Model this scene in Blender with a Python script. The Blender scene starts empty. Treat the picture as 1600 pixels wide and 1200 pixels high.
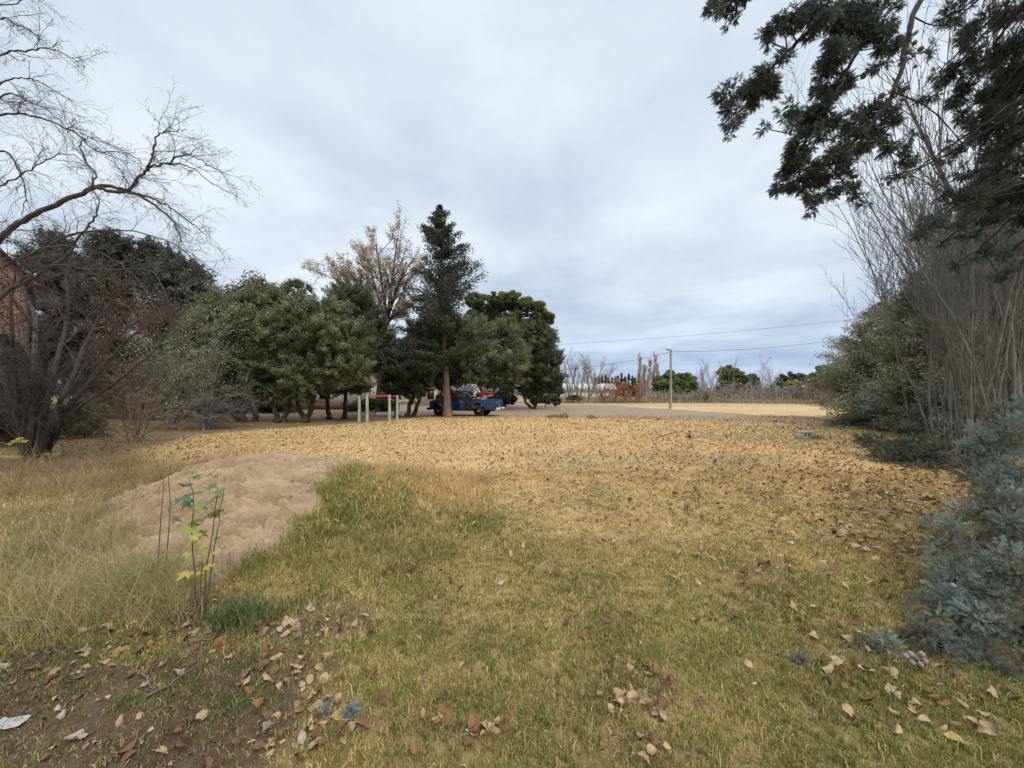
import bpy, math, random
import numpy as np
R = math.radians
S = bpy.context.scene
COL = S.collection
rng = np.random.default_rng(11)
random.seed(5)
F, CX, HY, CAMZ = 601.0, 800.0, 614.0, 1.6      # focal length and principal point of the photo's wide lens

def at(px, py, d):
    return np.array([(px-CX)/F*d, d, CAMZ-(py-HY)/F*d])
def gnd(px, py):
    d = CAMZ*F/(py-HY)
    return np.array([(px-CX)/F*d, d, 0.0])

# ------------------------------------------------------------------ noise
def _hash(ix, iy, s):
    n = (ix.astype(np.int64)*374761393 + iy.astype(np.int64)*668265263 + s*974634777) & 0xffffffff
    n = ((n ^ (n >> 13))*1274126177) & 0xffffffff
    return ((n ^ (n >> 16)) & 0xffff)/65535.0
def vnoise(x, y, s=0):
    x = np.asarray(x, float); y = np.asarray(y, float)
    ix = np.floor(x); iy = np.floor(y); fx = x-ix; fy = y-iy
    fx = fx*fx*(3-2*fx); fy = fy*fy*(3-2*fy)
    a = _hash(ix, iy, s); b = _hash(ix+1, iy, s); c = _hash(ix, iy+1, s); d = _hash(ix+1, iy+1, s)
    return (a*(1-fx)+b*fx)*(1-fy)+(c*(1-fx)+d*fx)*fy
def fbm(x, y, sc=1.0, oc=4, s=0):
    x = np.asarray(x, float)*sc; y = np.asarray(y, float)*sc
    t = 0; a = .5; w = 0
    for k in range(oc):
        t = t+a*vnoise(x, y, s+k*17); w += a; a *= .5; x = x*2.03+5.1; y = y*2.03+1.7
    return t/w
def sstep(a, b, x):
    t = np.clip((x-a)/(b-a), 0, 1); return t*t*(3-2*t)

# ------------------------------------------------------------------ object helpers
def tag(o, label=None, cat=None, group=None, kind=None):
    if label: o['label'] = label
    if cat: o['category'] = cat
    if group: o['group'] = group
    if kind: o['kind'] = kind
    return o
ORG = {}
def empty(name, loc, label=None, cat=None, group=None, rz=0):
    o = bpy.data.objects.new(name, None); COL.objects.link(o)
    o.empty_display_size = .3
    o.location = loc; o.rotation_euler = (0, 0, rz)
    ORG[o] = np.array(loc, float)
    return tag(o, label, cat, group)
def mesh(name, V, Fc, mat, parent=None, col=None, smooth=False, org=None, local=False, mats=None, mi=None):
    """one mesh object; Fc is an (m,k) array or a list of arrays/lists; V in world space unless local"""
    V = np.asarray(V, float).reshape(-1, 3)
    o_ = np.zeros(3)
    if not local:
        if parent is not None: o_ = ORG[parent]
        elif org is not None: o_ = np.array(org, float)
    me = bpy.data.meshes.new(name)
    groups = Fc if isinstance(Fc, list) else [Fc]
    arrs = []
    tot = []
    for g in groups:
        g = np.asarray(g, np.int32)
        if g.ndim == 1: g = g.reshape(1, -1)
        if len(g) == 0: continue
        arrs.append(g.ravel()); tot.append(np.full(len(g), g.shape[1], np.int32))
    loops = np.concatenate(arrs); totals = np.concatenate(tot)
    starts = np.concatenate([[0], np.cumsum(totals)[:-1]]).astype(np.int32)
    me.vertices.add(len(V)); me.loops.add(len(loops)); me.polygons.add(len(totals))
    me.vertices.foreach_set('co', (V-o_).astype(np.float32).ravel())
    me.loops.foreach_set('vertex_index', loops)
    me.polygons.foreach_set('loop_start', starts)
    me.polygons.foreach_set('loop_total', totals)
    if smooth: me.polygons.foreach_set('use_smooth', np.ones(len(totals), bool))
    me.update(calc_edges=True)
    if col is not None:
        c = np.ones((len(V), 4), np.float32); c[:, :3] = col
        at_ = me.color_attributes.new('Col', 'FLOAT_COLOR', 'POINT')
        at_.data.foreach_set('color', c.ravel())
    if mats:
        for m in mats: me.materials.append(m)
        me.polygons.foreach_set('material_index', np.asarray(mi, np.int32))
    else:
        me.materials.append(mat)
    o = bpy.data.objects.new(name, me); COL.objects.link(o)
    if parent is not None:
        o.parent = parent
        ORG[o] = ORG[parent]
    else:
        o.location = o_; ORG[o] = o_
    return o

class MB:
    """collects simple solids into one mesh"""
    def __init__(s): s.V = []; s.F = []; s.n = 0
    def add(s, V, Fs):
        V = np.asarray(V, float).reshape(-1, 3)
        for f in Fs: s.F.append([int(i)+s.n for i in f])
        s.V.append(V); s.n += len(V); return s
    def box(s, c, d, rz=0, rx=0, ry=0):
        x, y, z = [a/2 for a in d]
        v = np.array([[-x,-y,-z],[x,-y,-z],[x,y,-z],[-x,y,-z],[-x,-y,z],[x,-y,z],[x,y,z],[-x,y,z]])
        if ry: v = v@np.array([[math.cos(ry),0,-math.sin(ry)],[0,1,0],[math.sin(ry),0,math.cos(ry)]])
        if rx: v = v@np.array([[1,0,0],[0,math.cos(rx),math.sin(rx)],[0,-math.sin(rx),math.cos(rx)]])
        if rz: v = v@np.array([[math.cos(rz),math.sin(rz),0],[-math.sin(rz),math.cos(rz),0],[0,0,1]])
        return s.add(v+np.array(c), [(0,3,2,1),(4,5,6,7),(0,1,5,4),(1,2,6,5),(2,3,7,6),(3,0,4,7)])
    def prism(s, prof, y0, y1, axis='y'):
        n = len(prof)
        if axis == 'y':
            a = [(p[0], y0, p[1]) for p in prof]; b = [(p[0], y1, p[1]) for p in prof]
        elif axis == 'z':
            a = [(p[0], p[1], y0) for p in prof]; b = [(p[0], p[1], y1) for p in prof]
        else:
            a = [(y0, p[0], p[1]) for p in prof]; b = [(y1, p[0], p[1]) for p in prof]
        fs = [tuple(range(n)), tuple(range(2*n-1, n-1, -1))]
        for i in range(n): fs.append((i, n+i, n+(i+1) % n, (i+1) % n))
        return s.add(np.array(a+b), fs)
    def lathe(s, prof, c, axis='z', k=20):
        """prof: (radius, height) pairs"""
        V = []
        for r_, h in prof:
            for j in range(k):
                a = 2*math.pi*j/k; u, v = r_*math.cos(a), r_*math.sin(a)
                V.append({'z': (u, v, h), 'y': (u, h, v), 'x': (h, u, v)}[axis])
        n = len(prof); fs = []
        for i in range(n-1):
            for j in range(k):
                fs.append((i*k+j, i*k+(j+1) % k, (i+1)*k+(j+1) % k, (i+1)*k+j))
        fs.append(tuple(range(k-1, -1, -1))); fs.append(tuple(range((n-1)*k, n*k)))
        return s.add(np.array(V)+np.array(c), fs)
    def tube(s, pts, rad, k=8):
        V, Q = tubes([(np.array(pts, float), np.full(len(pts), rad) if np.isscalar(rad) else np.array(rad))], lambda r: k)
        return s.add(V, Q.tolist())
    def build(s, name, mat, parent=None, local=False, org=None, smooth=False, bevel=0):
        V = np.concatenate(s.V)
        by = {}
        for f in s.F: by.setdefault(len(f), []).append(f)
        o = mesh(name, V, [np.array(b) for b in by.values()], mat, parent, local=local, org=org, smooth=smooth)
        if bevel:
            m = o.modifiers.new('edge', 'BEVEL'); m.width = bevel; m.segments = 2; m.limit_method = 'ANGLE'
        return o

def tubes(lst, kfun=None):
    """lst of (pts(n,3), radii(n)); returns V, quads of all tubes"""
    kfun = kfun or (lambda r: 3 if r < .012 else (5 if r < .05 else 9))
    by = {}
    for p, r in lst: by.setdefault((len(p), kfun(r[0])), []).append((p, r))
    Vs = []; Qs = []; off = 0
    for (n, k), g in by.items():
        P = np.array([a for a, _ in g]); Rr = np.array([b for _, b in g])
        T = np.gradient(P, axis=1); T /= np.linalg.norm(T, axis=2, keepdims=True)+1e-9
        ref = np.zeros_like(T); m = np.abs(T[:, :, 2].mean(1)) > .75
        ref[m, :, 0] = 1; ref[~m, :, 2] = 1
        A = np.cross(T, ref); A /= np.linalg.norm(A, axis=2, keepdims=True)+1e-9
        B = np.cross(T, A)
        an = np.arange(k)*2*math.pi/k
        ring = A[:, :, None, :]*np.cos(an)[None, None, :, None]+B[:, :, None, :]*np.sin(an)[None, None, :, None]
        V = P[:, :, None, :]+ring*Rr[:, :, None, None]
        t = len(g)
        idx = np.arange(t*n*k).reshape(t, n, k)
        a = idx[:, :-1, :]; b = np.roll(a, -1, 2); d = idx[:, 1:, :]; c = np.roll(d, -1, 2)
        Q = np.stack([a, b, c, d], -1).reshape(-1, 4)+off
        Vs.append(V.reshape(-1, 3)); Qs.append(Q); off += t*n*k
    return np.concatenate(Vs), np.concatenate(Qs)

# ------------------------------------------------------------------ materials
def newmat(name):
    m = bpy.data.materials.new(name); m.use_nodes = True
    nt = m.node_tree; nt.nodes.clear()
    return m, nt, nt.nodes, nt.links
def N(ns, t, **kw):
    n = ns.new(t)
    for k, v in kw.items():
        if k in n.inputs: n.inputs[k].default_value = v
        else: setattr(n, k, v)
    return n
def leafmat(name, trans=.25, rough=.7, spec=.25, var=.35, scale=2.0):
    m, nt, ns, l = newmat(name)
    a = N(ns, 'ShaderNodeVertexColor', layer_name='Col')
    g = N(ns, 'ShaderNodeNewGeometry'); no = N(ns, 'ShaderNodeTexNoise', Scale=scale, Detail=3.0)
    l.new(g.outputs['Position'], no.inputs['Vector'])
    mr = N(ns, 'ShaderNodeMapRange'); mr.inputs[1].default_value = .3; mr.inputs[2].default_value = .7
    mr.inputs[3].default_value = 1-var; mr.inputs[4].default_value = 1+var
    l.new(no.outputs[0], mr.inputs[0])
    mx = N(ns, 'ShaderNodeVectorMath', operation='SCALE')
    l.new(a.outputs[0], mx.inputs[0]); l.new(mr.outputs[0], mx.inputs[3])
    p = N(ns, 'ShaderNodeBsdfPrincipled', Roughness=rough); p.inputs['Specular IOR Level'].default_value = spec
    l.new(mx.outputs[0], p.inputs['Base Color'])
    o = N(ns, 'ShaderNodeOutputMaterial')
    if trans > 0:
        t = N(ns, 'ShaderNodeBsdfTranslucent'); l.new(mx.outputs[0], t.inputs[0])
        ms = N(ns, 'ShaderNodeMixShader', Fac=trans)
        l.new(p.outputs[0], ms.inputs[1]); l.new(t.outputs[0], ms.inputs[2]); l.new(ms.outputs[0], o.inputs[0])
    else: l.new(p.outputs[0], o.inputs[0])
    return m
def solid(name, ca, cb=None, scale=8.0, rough=.8, metal=0.0, spec=.4, bump=.0, stretch=(1, 1, 1), detail=5.0, coat=0.0, lo=.35, hi=.65):
    """two-tone noise surface in object space"""
    m, nt, ns, l = newmat(name)
    cb = cb or tuple(x*.7 for x in ca)
    tc = N(ns, 'ShaderNodeTexCoord'); mp = N(ns, 'ShaderNodeMapping'); mp.inputs['Scale'].default_value = stretch
    l.new(tc.outputs['Object'], mp.inputs[0])
    no = N(ns, 'ShaderNodeTexNoise', Scale=scale, Detail=detail, Roughness=.6); l.new(mp.outputs[0], no.inputs['Vector'])
    cr = N(ns, 'ShaderNodeValToRGB'); cr.color_ramp.elements[0].position = lo; cr.color_ramp.elements[1].position = hi
    cr.color_ramp.elements[0].color = (*cb, 1); cr.color_ramp.elements[1].color = (*ca, 1)
    l.new(no.outputs[0], cr.inputs[0])
    p = N(ns, 'ShaderNodeBsdfPrincipled', Roughness=rough, Metallic=metal); p.inputs['Specular IOR Level'].default_value = spec
    p.inputs['Coat Weight'].default_value = coat
    l.new(cr.outputs[0], p.inputs['Base Color'])
    if bump:
        b = N(ns, 'ShaderNodeBump', Strength=bump, Distance=.05); l.new(no.outputs[0], b.inputs['Height']); l.new(b.outputs[0], p.inputs['Normal'])
    o = N(ns, 'ShaderNodeOutputMaterial'); l.new(p.outputs[0], o.inputs[0])
    return m
M = {}
M['bark_dark'] = solid('bark_dark', (.085, .062, .047), (.03, .022, .018), 9, .9, bump=.8, stretch=(1, 1, .25))
M['bark_plum'] = solid('bark_plum', (.125, .099, .086), (.055, .042, .038), 9, .9, bump=.6, stretch=(1, 1, .3))
M['bark_grey'] = solid('bark_grey', (.20, .19, .165), (.085, .078, .068), 6, .9, bump=.6, stretch=(1, 1, .35))
M['bark_pale'] = solid('bark_pale', (.215, .21, .18), (.085, .08, .07), 5, .9, bump=.4, stretch=(1, 1, .5))
M['bark_tan'] = solid('bark_tan', (.26, .20, .14), (.12, .09, .065), 5, .9, bump=.4, stretch=(1, 1, .4))
M['twig_tan'] = solid('twig_tan', (.34, .27, .20), (.20, .15, .11), 2, .9)
M['twig_grey'] = solid('twig_grey', (.22, .20, .185), (.12, .105, .095), 2, .9)
M['leaf'] = leafmat('leaf')
M['bark_cypress'] = solid('bark_cypress', (.06, .045, .036), (.028, .021, .017), 9, .9, bump=.8, stretch=(1, 1, .25))
M['twig_far'] = solid('twig_far', (.40, .35, .31), (.26, .22, .19), 1, .9)
M['needle'] = leafmat('needle', .25, .75, .2, .3, 1.5)
M['needle_near'] = leafmat('needle_near', .15, .7, .25, .25, 5)
M['grass'] = leafmat('grass', .3, .75, .2, .22, 1.2)
M['litter'] = leafmat('litter', .15, .8, .2, .25, 30)
# ------------------------------------------------------------------ terrain functions
PX = np.array([-5.95, -5.5, -5.1, -4.6, -4.1, -3.5, -2.8, -2.2, -1.5, -.8, -.15])
PZ = np.array([0, .04, .18, .41, .55, .62, .49, .40, .35, .15, 0])
def hump(x, y):
    x = np.asarray(x, float); y = np.asarray(y, float)
    xs = np.linspace(-7, 0.2, 200); zs = np.interp(xs, PX, PZ, 0, 0)
    ker = np.hanning(19); ker /= ker.sum(); zs = np.convolve(zs, ker, 'same')
    h = np.interp(x, xs, zs, 0, 0)
    yc = 5.7+.12*(x+3.5)
    front = np.interp(x, [-6, -2.5, -1.2, 0], [2.1, 2.5, 1.7, 1.2])
    t = np.where(y < yc, (y-yc)/front, (y-yc)/1.7)
    w = np.where(np.abs(t) < 1, (1-np.clip(np.abs(t), 0, 1)**1.7)**1.25, 0)
    return h*w
def terrain(x, y):
    near = np.exp(-np.maximum(np.asarray(y, float)-9, 0)/4)
    und = (fbm(x, y, .55, 3, 3)-.5)*.10*near
    return hump(x, y)+und*np.clip((np.asarray(y)+2)/4, 0, 1)
LIT_Y = [0, 8, 11, 14.6, 17.5, 20.5, 25.5, 26.5]
LIT_X = [-5.5, -8.6, -10.6, -11.8, -10.2, -8.1, -6.0, -3.0]
def m_litter(x, y):
    b = np.interp(y, LIT_Y, LIT_X)+(fbm(x, y, .5, 3, 9)-.5)*1.2
    return sstep(.35, -.35, x-b)*sstep(7.5, 9.5, y)*(y < 120)
def m_bare(x, y):
    n = (fbm(x, y, 2.2, 4, 21)-.5)
    e = np.sqrt(((x+2.35)/1.25)**2+((y-1.75)/.62)**2)
    a = sstep(1.3, .9, e+n*1.0)
    e2 = np.sqrt(((x+1.9)/.9)**2+((y-2.75)/.42)**2)
    return np.maximum(a, .75*sstep(1.1, .6, e2+n*1.4))
def m_wild(x, y):      # rank dry grass left of the mound
    n = (fbm(x, y, 1.3, 3, 31)-.5)*1.2
    return sstep(.4, -.4, x+3.1+.12*(y-3)+n)*sstep(1.75, 2.4, y+n*.6)*sstep(9.6, 8.2, y)
SAND_EDGE = lambda x, y: -2.38+(fbm(x, y, 2.6, 4, 77)-.5)*.5
def m_sand(x, y):
    y0 = np.interp(x, [-6, -5.2, -4.6, -3.2, -2.4], [4.7, 4.25, 3.8, 3.3, 3.15])
    n = (fbm(x, y, 2.1, 4, 55)-.5)
    a = sstep(.12, -.12, x-SAND_EDGE(x, y))*sstep(-.25, .3, x+5.25+.5*(y-5)+n*.9)
    return a*sstep(-.15, .25, y-y0+n*.9)*sstep(7.55, 7.0, y)
def m_ridge(x, y):     # weedy shoulder of the mound
    n = (fbm(x, y, 1.7, 3, 41)-.5)
    e = np.sqrt(((x+1.45)/1.25)**2+((y-5.0)/1.9)**2)+n*.5
    return sstep(1.15, .7, e)
def greenness(x, y):
    g = np.interp(y, [1.5, 2.5, 3.5, 5, 7, 10, 16], [.72, .62, .44, .24, .11, .05, .02])
    g = g+(fbm(x, y, 1.1, 4, 61)-.5)*.75*np.interp(y, [2, 8, 14], [1, .75, .2])
    g = g+.30*m_ridge(x, y)
    right = sstep(.55, 1.1, x/np.maximum(y, .1))*.14
    far = sstep(-3, -9, x)*sstep(10, 13, y)*.22
    return np.clip(g+right+far, 0, 1)
ROADN = [(300, 651), (520, 648), (690, 651.5), (860, 651), (1000, 655), (1190, 658.5), (1330, 660.5), (1500, 663), (1900, 668)]
ROADF = [(300, 634), (520, 633), (700, 632.5), (870, 631.5), (960, 634), (1050, 640), (1190, 648), (1310, 651.5), (1500, 656), (1900, 661)]

# ------------------------------------------------------------------ ground sheet
def axis_pts(segs):
    out = []
    for a, b, st in segs: out.append(np.arange(a, b, st))
    return np.concatenate(out+[np.array([segs[-1][1]])])
xr = axis_pts([(0, 7, .07), (7, 16, .25), (16, 50, 1.0), (50, 200, 10), (200, 3000, 200)])
xs = np.concatenate([-xr[:0:-1], xr])
ys = axis_pts([(-30, 0, 3), (0, 1, .2), (1, 9, .06), (9, 20, .2), (20, 60, 1.0), (60, 200, 8), (200, 4000, 200)])
GX, GY = np.meshgrid(xs, ys)
GZ = terrain(GX, GY)
nx, ny = len(xs), len(ys)
def lerp(a, b, t): return a*(1-t[..., None])+np.array(b)*t[..., None]
def ground_colour(x, y):
    n1 = fbm(x, y, .35, 4, 5); n2 = fbm(x, y, 2.5, 4, 6)
    c = np.zeros(x.shape+(3,))+np.array([.60, .41, .20])
    c = lerp(c, (.52, .355, .175), sstep(.45, .7, n1)*.8)
    c = lerp(c, (.66, .49, .27), sstep(.55, .8, n2)*.5)
    g = greenness(x, y)
    c = lerp(c, (.19, .16, .06), np.clip(g*1.1, 0, 1)*.75)
    nearb = sstep(7, 3, y)
    c = lerp(c, (.25, .185, .085), nearb*.6)
    c = lerp(c, (.33, .235, .12), sstep(.9, 1.3, x/np.maximum(y, .1))*.6)
    c = lerp(c, (.17, .115, .07), m_litter(x, y)*(.8+.2*n2))
    c = lerp(c, (.19, .145, .085), m_wild(x, y)*.85)
    b = m_bare(x, y)
    c = lerp(c, (.105, .07, .047), b*.95)
    c = lerp(c, (.15, .105, .07), b*sstep(.5, .75, n2)*.8)
    c = lerp(c, (.45, .335, .215), sstep(42, 50, y)*(1-m_litter(x, y))*.9)
    c = lerp(c, (.30, .22, .13), sstep(66, 75, y)*.8)
    return c
gc = ground_colour(GX, GY)
m, nt, ns, l = newmat('ground')
a = N(ns, 'ShaderNodeVertexColor', layer_name='Col')
g = N(ns, 'ShaderNodeNewGeometry')
n1 = N(ns, 'ShaderNodeTexNoise', Scale=14.0, Detail=8.0, Roughness=.7); l.new(g.outputs['Position'], n1.inputs['Vector'])
n2 = N(ns, 'ShaderNodeTexNoise', Scale=1.1, Detail=6.0, Roughness=.65); l.new(g.outputs['Position'], n2.inputs['Vector'])
mr = N(ns, 'ShaderNodeMapRange'); mr.inputs[1].default_value = .25; mr.inputs[2].default_value = .75; mr.inputs[3].default_value = .55; mr.inputs[4].default_value = 1.4
l.new(n1.outputs[0], mr.inputs[0])
mr2 = N(ns, 'ShaderNodeMapRange'); mr2.inputs[1].default_value = .3; mr2.inputs[2].default_value = .7; mr2.inputs[3].default_value = .82; mr2.inputs[4].default_value = 1.15
l.new(n2.outputs[0], mr2.inputs[0])
mu = N(ns, 'ShaderNodeMath', operation='MULTIPLY'); l.new(mr.outputs[0], mu.inputs[0]); l.new(mr2.outputs[0], mu.inputs[1])
sc = N(ns, 'ShaderNodeVectorMath', operation='SCALE'); l.new(a.outputs[0], sc.inputs[0]); l.new(mu.outputs[0], sc.inputs[3])
p = N(ns, 'ShaderNodeBsdfPrincipled', Roughness=.95); p.inputs['Specular IOR Level'].default_value = .1
l.new(sc.outputs[0], p.inputs['Base Color'])
bp = N(ns, 'ShaderNodeBump', Strength=.7, Distance=.04); l.new(n1.outputs[0], bp.inputs['Height']); l.new(bp.outputs[0], p.inputs['Normal'])
o = N(ns, 'ShaderNodeOutputMaterial'); l.new(p.outputs[0], o.inputs[0])
M['ground'] = m
idx = np.arange(nx*ny).reshape(ny, nx)
quads = np.stack([idx[:-1, :-1], idx[:-1, 1:], idx[1:, 1:], idx[1:, :-1]], -1).reshape(-1, 4)
gr = mesh('ground', np.stack([GX, GY, GZ], -1), quads, M['ground'], col=gc.reshape(-1, 3), smooth=True)
tag(gr, 'dry golden lawn running away from the camera to the far fence', 'ground', kind='structure')

# dirt road sheet
M['road'] = solid('road', (.37, .275, .20), (.265, .195, .14), .9, .95, spec=.1, bump=.3, detail=9, stretch=(.35, 1, 1))
pxs = np.linspace(588, 1900, 230)
ny_ = np.interp(pxs, *zip(*ROADN)); fy_ = np.interp(pxs, *zip(*ROADF))
rows = []
for t in np.linspace(0, 1, 9):
    row = []
    for i, x in enumerate(pxs):
        dn = CAMZ*F/(ny_[i]-HY); df = CAMZ*F/(fy_[i]-HY)
        dn += (fbm(x*.05, 1, 1, 3, 2)-.5)*1.6; df += (fbm(x*.05, 9, 1, 3, 2)-.5)*2.5
        d = dn*(1-t)+df*t
        row.append(((x-CX)/F*d, d, .006))
    rows.append(row)
V = np.array(rows); idx = np.arange(V.shape[0]*V.shape[1]).reshape(V.shape[:2])
rd = mesh('dirt_road', V, np.stack([idx[:-1, :-1], idx[:-1, 1:], idx[1:, 1:], idx[1:, :-1]], -1).reshape(-1, 4), M['road'])
tag(rd, 'grey brown dirt road crossing behind the lawn', 'road', kind='structure')

# sandy soil mound
mx_ = np.arange(-6.2, -1.9, .017); my_ = np.arange(2.9, 7.9, .02)
X, Y = np.meshgrid(mx_, my_)
s = m_sand(X, Y)
wx = X+.25*(fbm(X, Y, 2, 3, 8)-.5)
l1 = fbm(X, Y, 1.6, 4, 90)-.5
sl = X*.55+Y*.85       # eroded ledges run down across the face
led = fbm(wx*1.0-Y*.55, Y*2.6+X*1.1, 2.0, 4, 91)
crack = 0
for k_, (sc_, wd_) in enumerate(((1.0, 16), (2.1, 10), (3.7, 8))):       # broken ledges: a shallow step with an undercut lip
    q_ = fbm(wx*.8+Y*.9+k_*7, Y*2.2-X*1.5, sc_*1.3, 4, 91+k_*5); lip = np.clip(1-np.abs(q_-.5)*wd_*1.6, 0, 1)**1.5
    crack = crack+lip*sstep(.50, .64, fbm(X+k_*3, Y, 1.9, 3, 95+k_))/(1+.5*k_)
fine = fbm(X, Y, 9, 5, 92)-.5; lump = np.abs(fbm(X, Y, 4.2, 4, 93)-.5)
ter = (led*7) % 1.0
slit = np.zeros_like(X)                      # short undercut cracks, each a lip above a dark slot
cr_g = np.random.default_rng(17)
for k_ in range(150):
    c_ = (cr_g.uniform(-5.1, -2.5), cr_g.uniform(3.5, 6.1)); an = R(cr_g.normal(32 if c_[0] < -3.7 else 12, 16)); L_ = cr_g.uniform(.06, .28)*(1 if cr_g.uniform() < .8 else 1.8); A_ = cr_g.uniform(.04, .13)
    dx, dy = X-c_[0], Y-c_[1]; u_ = dx*math.cos(an)+dy*math.sin(an); v_ = -dx*math.sin(an)+dy*math.cos(an)
    v_ = v_+(fbm(u_*9+k_, 0*u_, 1, 2, k_)-.5)*.07; e_ = np.clip(1-(u_/L_)**2, 0, 1)
    slit += A_*np.sqrt(e_)*(-np.exp(-((v_+.018)/.020)**2)+.45*np.exp(-((v_-.028)/.035)**2))
Z = terrain(X, Y)+s*(.045+.08*l1+.045*fine-.05*crack+slit+.03*lump+.035*ter*sstep(.4, .7, fbm(X, Y, 1.2, 2, 97)))-(1-s)*.05
m, nt, ns, l = newmat('sand')
g = N(ns, 'ShaderNodeNewGeometry')
n1 = N(ns, 'ShaderNodeTexNoise', Scale=34.0, Detail=9.0, Roughness=.8); l.new(g.outputs['Position'], n1.inputs['Vector'])
n2 = N(ns, 'ShaderNodeTexNoise', Scale=2.4, Detail=6.0); l.new(g.outputs['Position'], n2.inputs['Vector'])
cr = N(ns, 'ShaderNodeValToRGB'); e = cr.color_ramp.elements
e[0].position = .3; e[0].color = (.36, .25, .16, 1); e[1].position = .68; e[1].color = (.55, .39, .255, 1)
l.new(n2.outputs[0], cr.inputs[0])
mr = N(ns, 'ShaderNodeMapRange'); mr.inputs[1].default_value = .3; mr.inputs[2].default_value = .7; mr.inputs[3].default_value = .75; mr.inputs[4].default_value = 1.18
l.new(n1.outputs[0], mr.inputs[0])
sc = N(ns, 'ShaderNodeVectorMath', operation='SCALE'); l.new(cr.outputs[0], sc.inputs[0]); l.new(mr.outputs[0], sc.inputs[3])
p = N(ns, 'ShaderNodeBsdfPrincipled', Roughness=.95); p.inputs['Specular IOR Level'].default_value = .1
l.new(sc.outputs[0], p.inputs['Base Color'])
bp = N(ns, 'ShaderNodeBump', Strength=.9, Distance=.03); l.new(n1.outputs[0], bp.inputs['Height']); l.new(bp.outputs[0], p.inputs['Normal'])
o = N(ns, 'ShaderNodeOutputMaterial'); l.new(p.outputs[0], o.inputs[0]); M['sand'] = m
idx = np.arange(X.size).reshape(X.shape)
q = np.stack([idx[:-1, :-1], idx[:-1, 1:], idx[1:, 1:], idx[1:, :-1]], -1)
keep = (np.maximum.reduce([s[:-1, :-1], s[:-1, 1:], s[1:, 1:], s[1:, :-1]]) > .01)
md = mesh('soil_mound', np.stack([X, Y, Z], -1), q[keep].reshape(-1, 4), M['sand'], smooth=True, org=(-3.9, 5.4, 0))
tag(md, 'low bare heap of pinkish tan sandy soil with eroded cracks beside the lawn', 'soil mound')
def surf(x, y):
    return terrain(x, y)+m_sand(x, y)*.05

# ------------------------------------------------------------------ grass
def frustum_pts(d0, d1, n, margin=1.38, dens=None):
    d = np.sqrt(rng.uniform(d0*d0, d1*d1, n)); x = rng.uniform(-margin, margin, n)*d
    return x, d
def blades(x, y, z, h, w, lean, col, bend=.35):
    """two-segment grass blades (5 vertices, one quad and one triangle)"""
    n = len(x); a = rng.uniform(0, 2*math.pi, n); f = rng.uniform(0, 2*math.pi, n)
    dx, dy = np.cos(a), np.sin(a); wx, wy = np.cos(f)*w/2, np.sin(f)*w/2
    p0 = np.stack([x, y, z-.004], -1)
    side = np.stack([wx, wy, np.zeros(n)], -1)
    up = np.stack([dx*lean*h*.35, dy*lean*h*.35, h*.6*np.sqrt(np.maximum(1-(lean*.5)**2, .1))], -1)
    tip = np.stack([dx*lean*h, dy*lean*h, h*np.sqrt(np.maximum(1-lean**2*.9, .05))*(1-bend*lean)], -1)
    V = np.stack([p0-side, p0+side, p0+up+side*.8, p0+up-side*.8, p0+tip], 1)
    b = np.arange(n)*5
    Q = np.stack([b, b+1, b+2, b+3], -1); T = np.stack([b+3, b+2, b+4], -1)
    return V.reshape(-1, 3), Q, T, np.repeat(col, 5, 0)
def pal(n, cols, wts=None):
    cols = np.array(cols); k = rng.choice(len(cols), n, p=wts)
    c = cols[k]*rng.uniform(.72, 1.28, (n, 1)); return np.clip(c*rng.normal(1, .05, (n, 3)), .005, .9)
DRY = [(.74, .525, .25), (.65, .44, .20), (.82, .63, .34), (.52, .35, .155), (.69, .47, .215)]
GRN = [(.26, .275, .075), (.185, .22, .055), (.345, .325, .10), (.145, .185, .045), (.42, .365, .125)]
def turf(d0, d1, n, hmul, wmul, yscale=None):
    x, y = frustum_pts(d0, d1, n)
    cl = fbm(x, y, 9, 3, 71)                       # tufting
    keepp = (1-m_bare(x, y)*.93)*(1-m_litter(x, y)*.93)*(1-.97*(m_sand(x, y) > .25))*(1-m_wild(x, y)*.4)
    ok = rng.uniform(0, 1, n) < keepp*(.55+.9*sstep(.3, .62, cl))
    x, y, cl = x[ok], y[ok], cl[ok]; n = len(x)
    tn = rng.integers(0, n, n//9+1); own = rng.integers(0, len(tn), n); mv = rng.uniform(0, 1, n) < .72      # most blades belong to a tuft
    j = tn[own]; a0 = rng.uniform(0, 2*math.pi, n); rr0 = np.abs(rng.normal(0, hmul*.42, n))
    x = np.where(mv, x[j]+np.cos(a0)*rr0, x); y = np.where(mv, y[j]+np.sin(a0)*rr0, y); cl = np.where(mv, cl[j], cl)
    tone = np.where(mv, rng.normal(0, .22, len(tn))[own], 0); bri = np.where(mv, rng.uniform(.78, 1.2, len(tn))[own], 1)
    g = tone+greenness(x, y)+(cl-.5)*.35+(fbm(x, y, 4.5, 3, 73)-.5)*.5
    gm = rng.uniform(0, 1, n) < np.clip(g, 0, .93)
    c = np.where(gm[:, None], pal(n, GRN), pal(n, DRY))
    c = np.clip(c*bri[:, None], 0, .9)
    h = rng.gamma(6, 1/6, n)*hmul*(.65+.8*cl)*np.where(mv, 1.15, .7)*(1+1.1*m_ridge(x, y))
    lean = rng.uniform(.15, .88, n)
    return blades(x, y, surf(x, y), h, rng.uniform(.7, 1.4, n)*wmul, lean, c)
def join(parts):
    off = 0; Vs = []; Qs = []; Ts = []; Cs = []
    for V, Q, T, C in parts:
        Vs.append(V); Qs.append(Q+off); Ts.append(T+off); Cs.append(C); off += len(V)
    return np.concatenate(Vs), [np.concatenate(Qs), np.concatenate(Ts)], np.concatenate(Cs)
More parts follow.
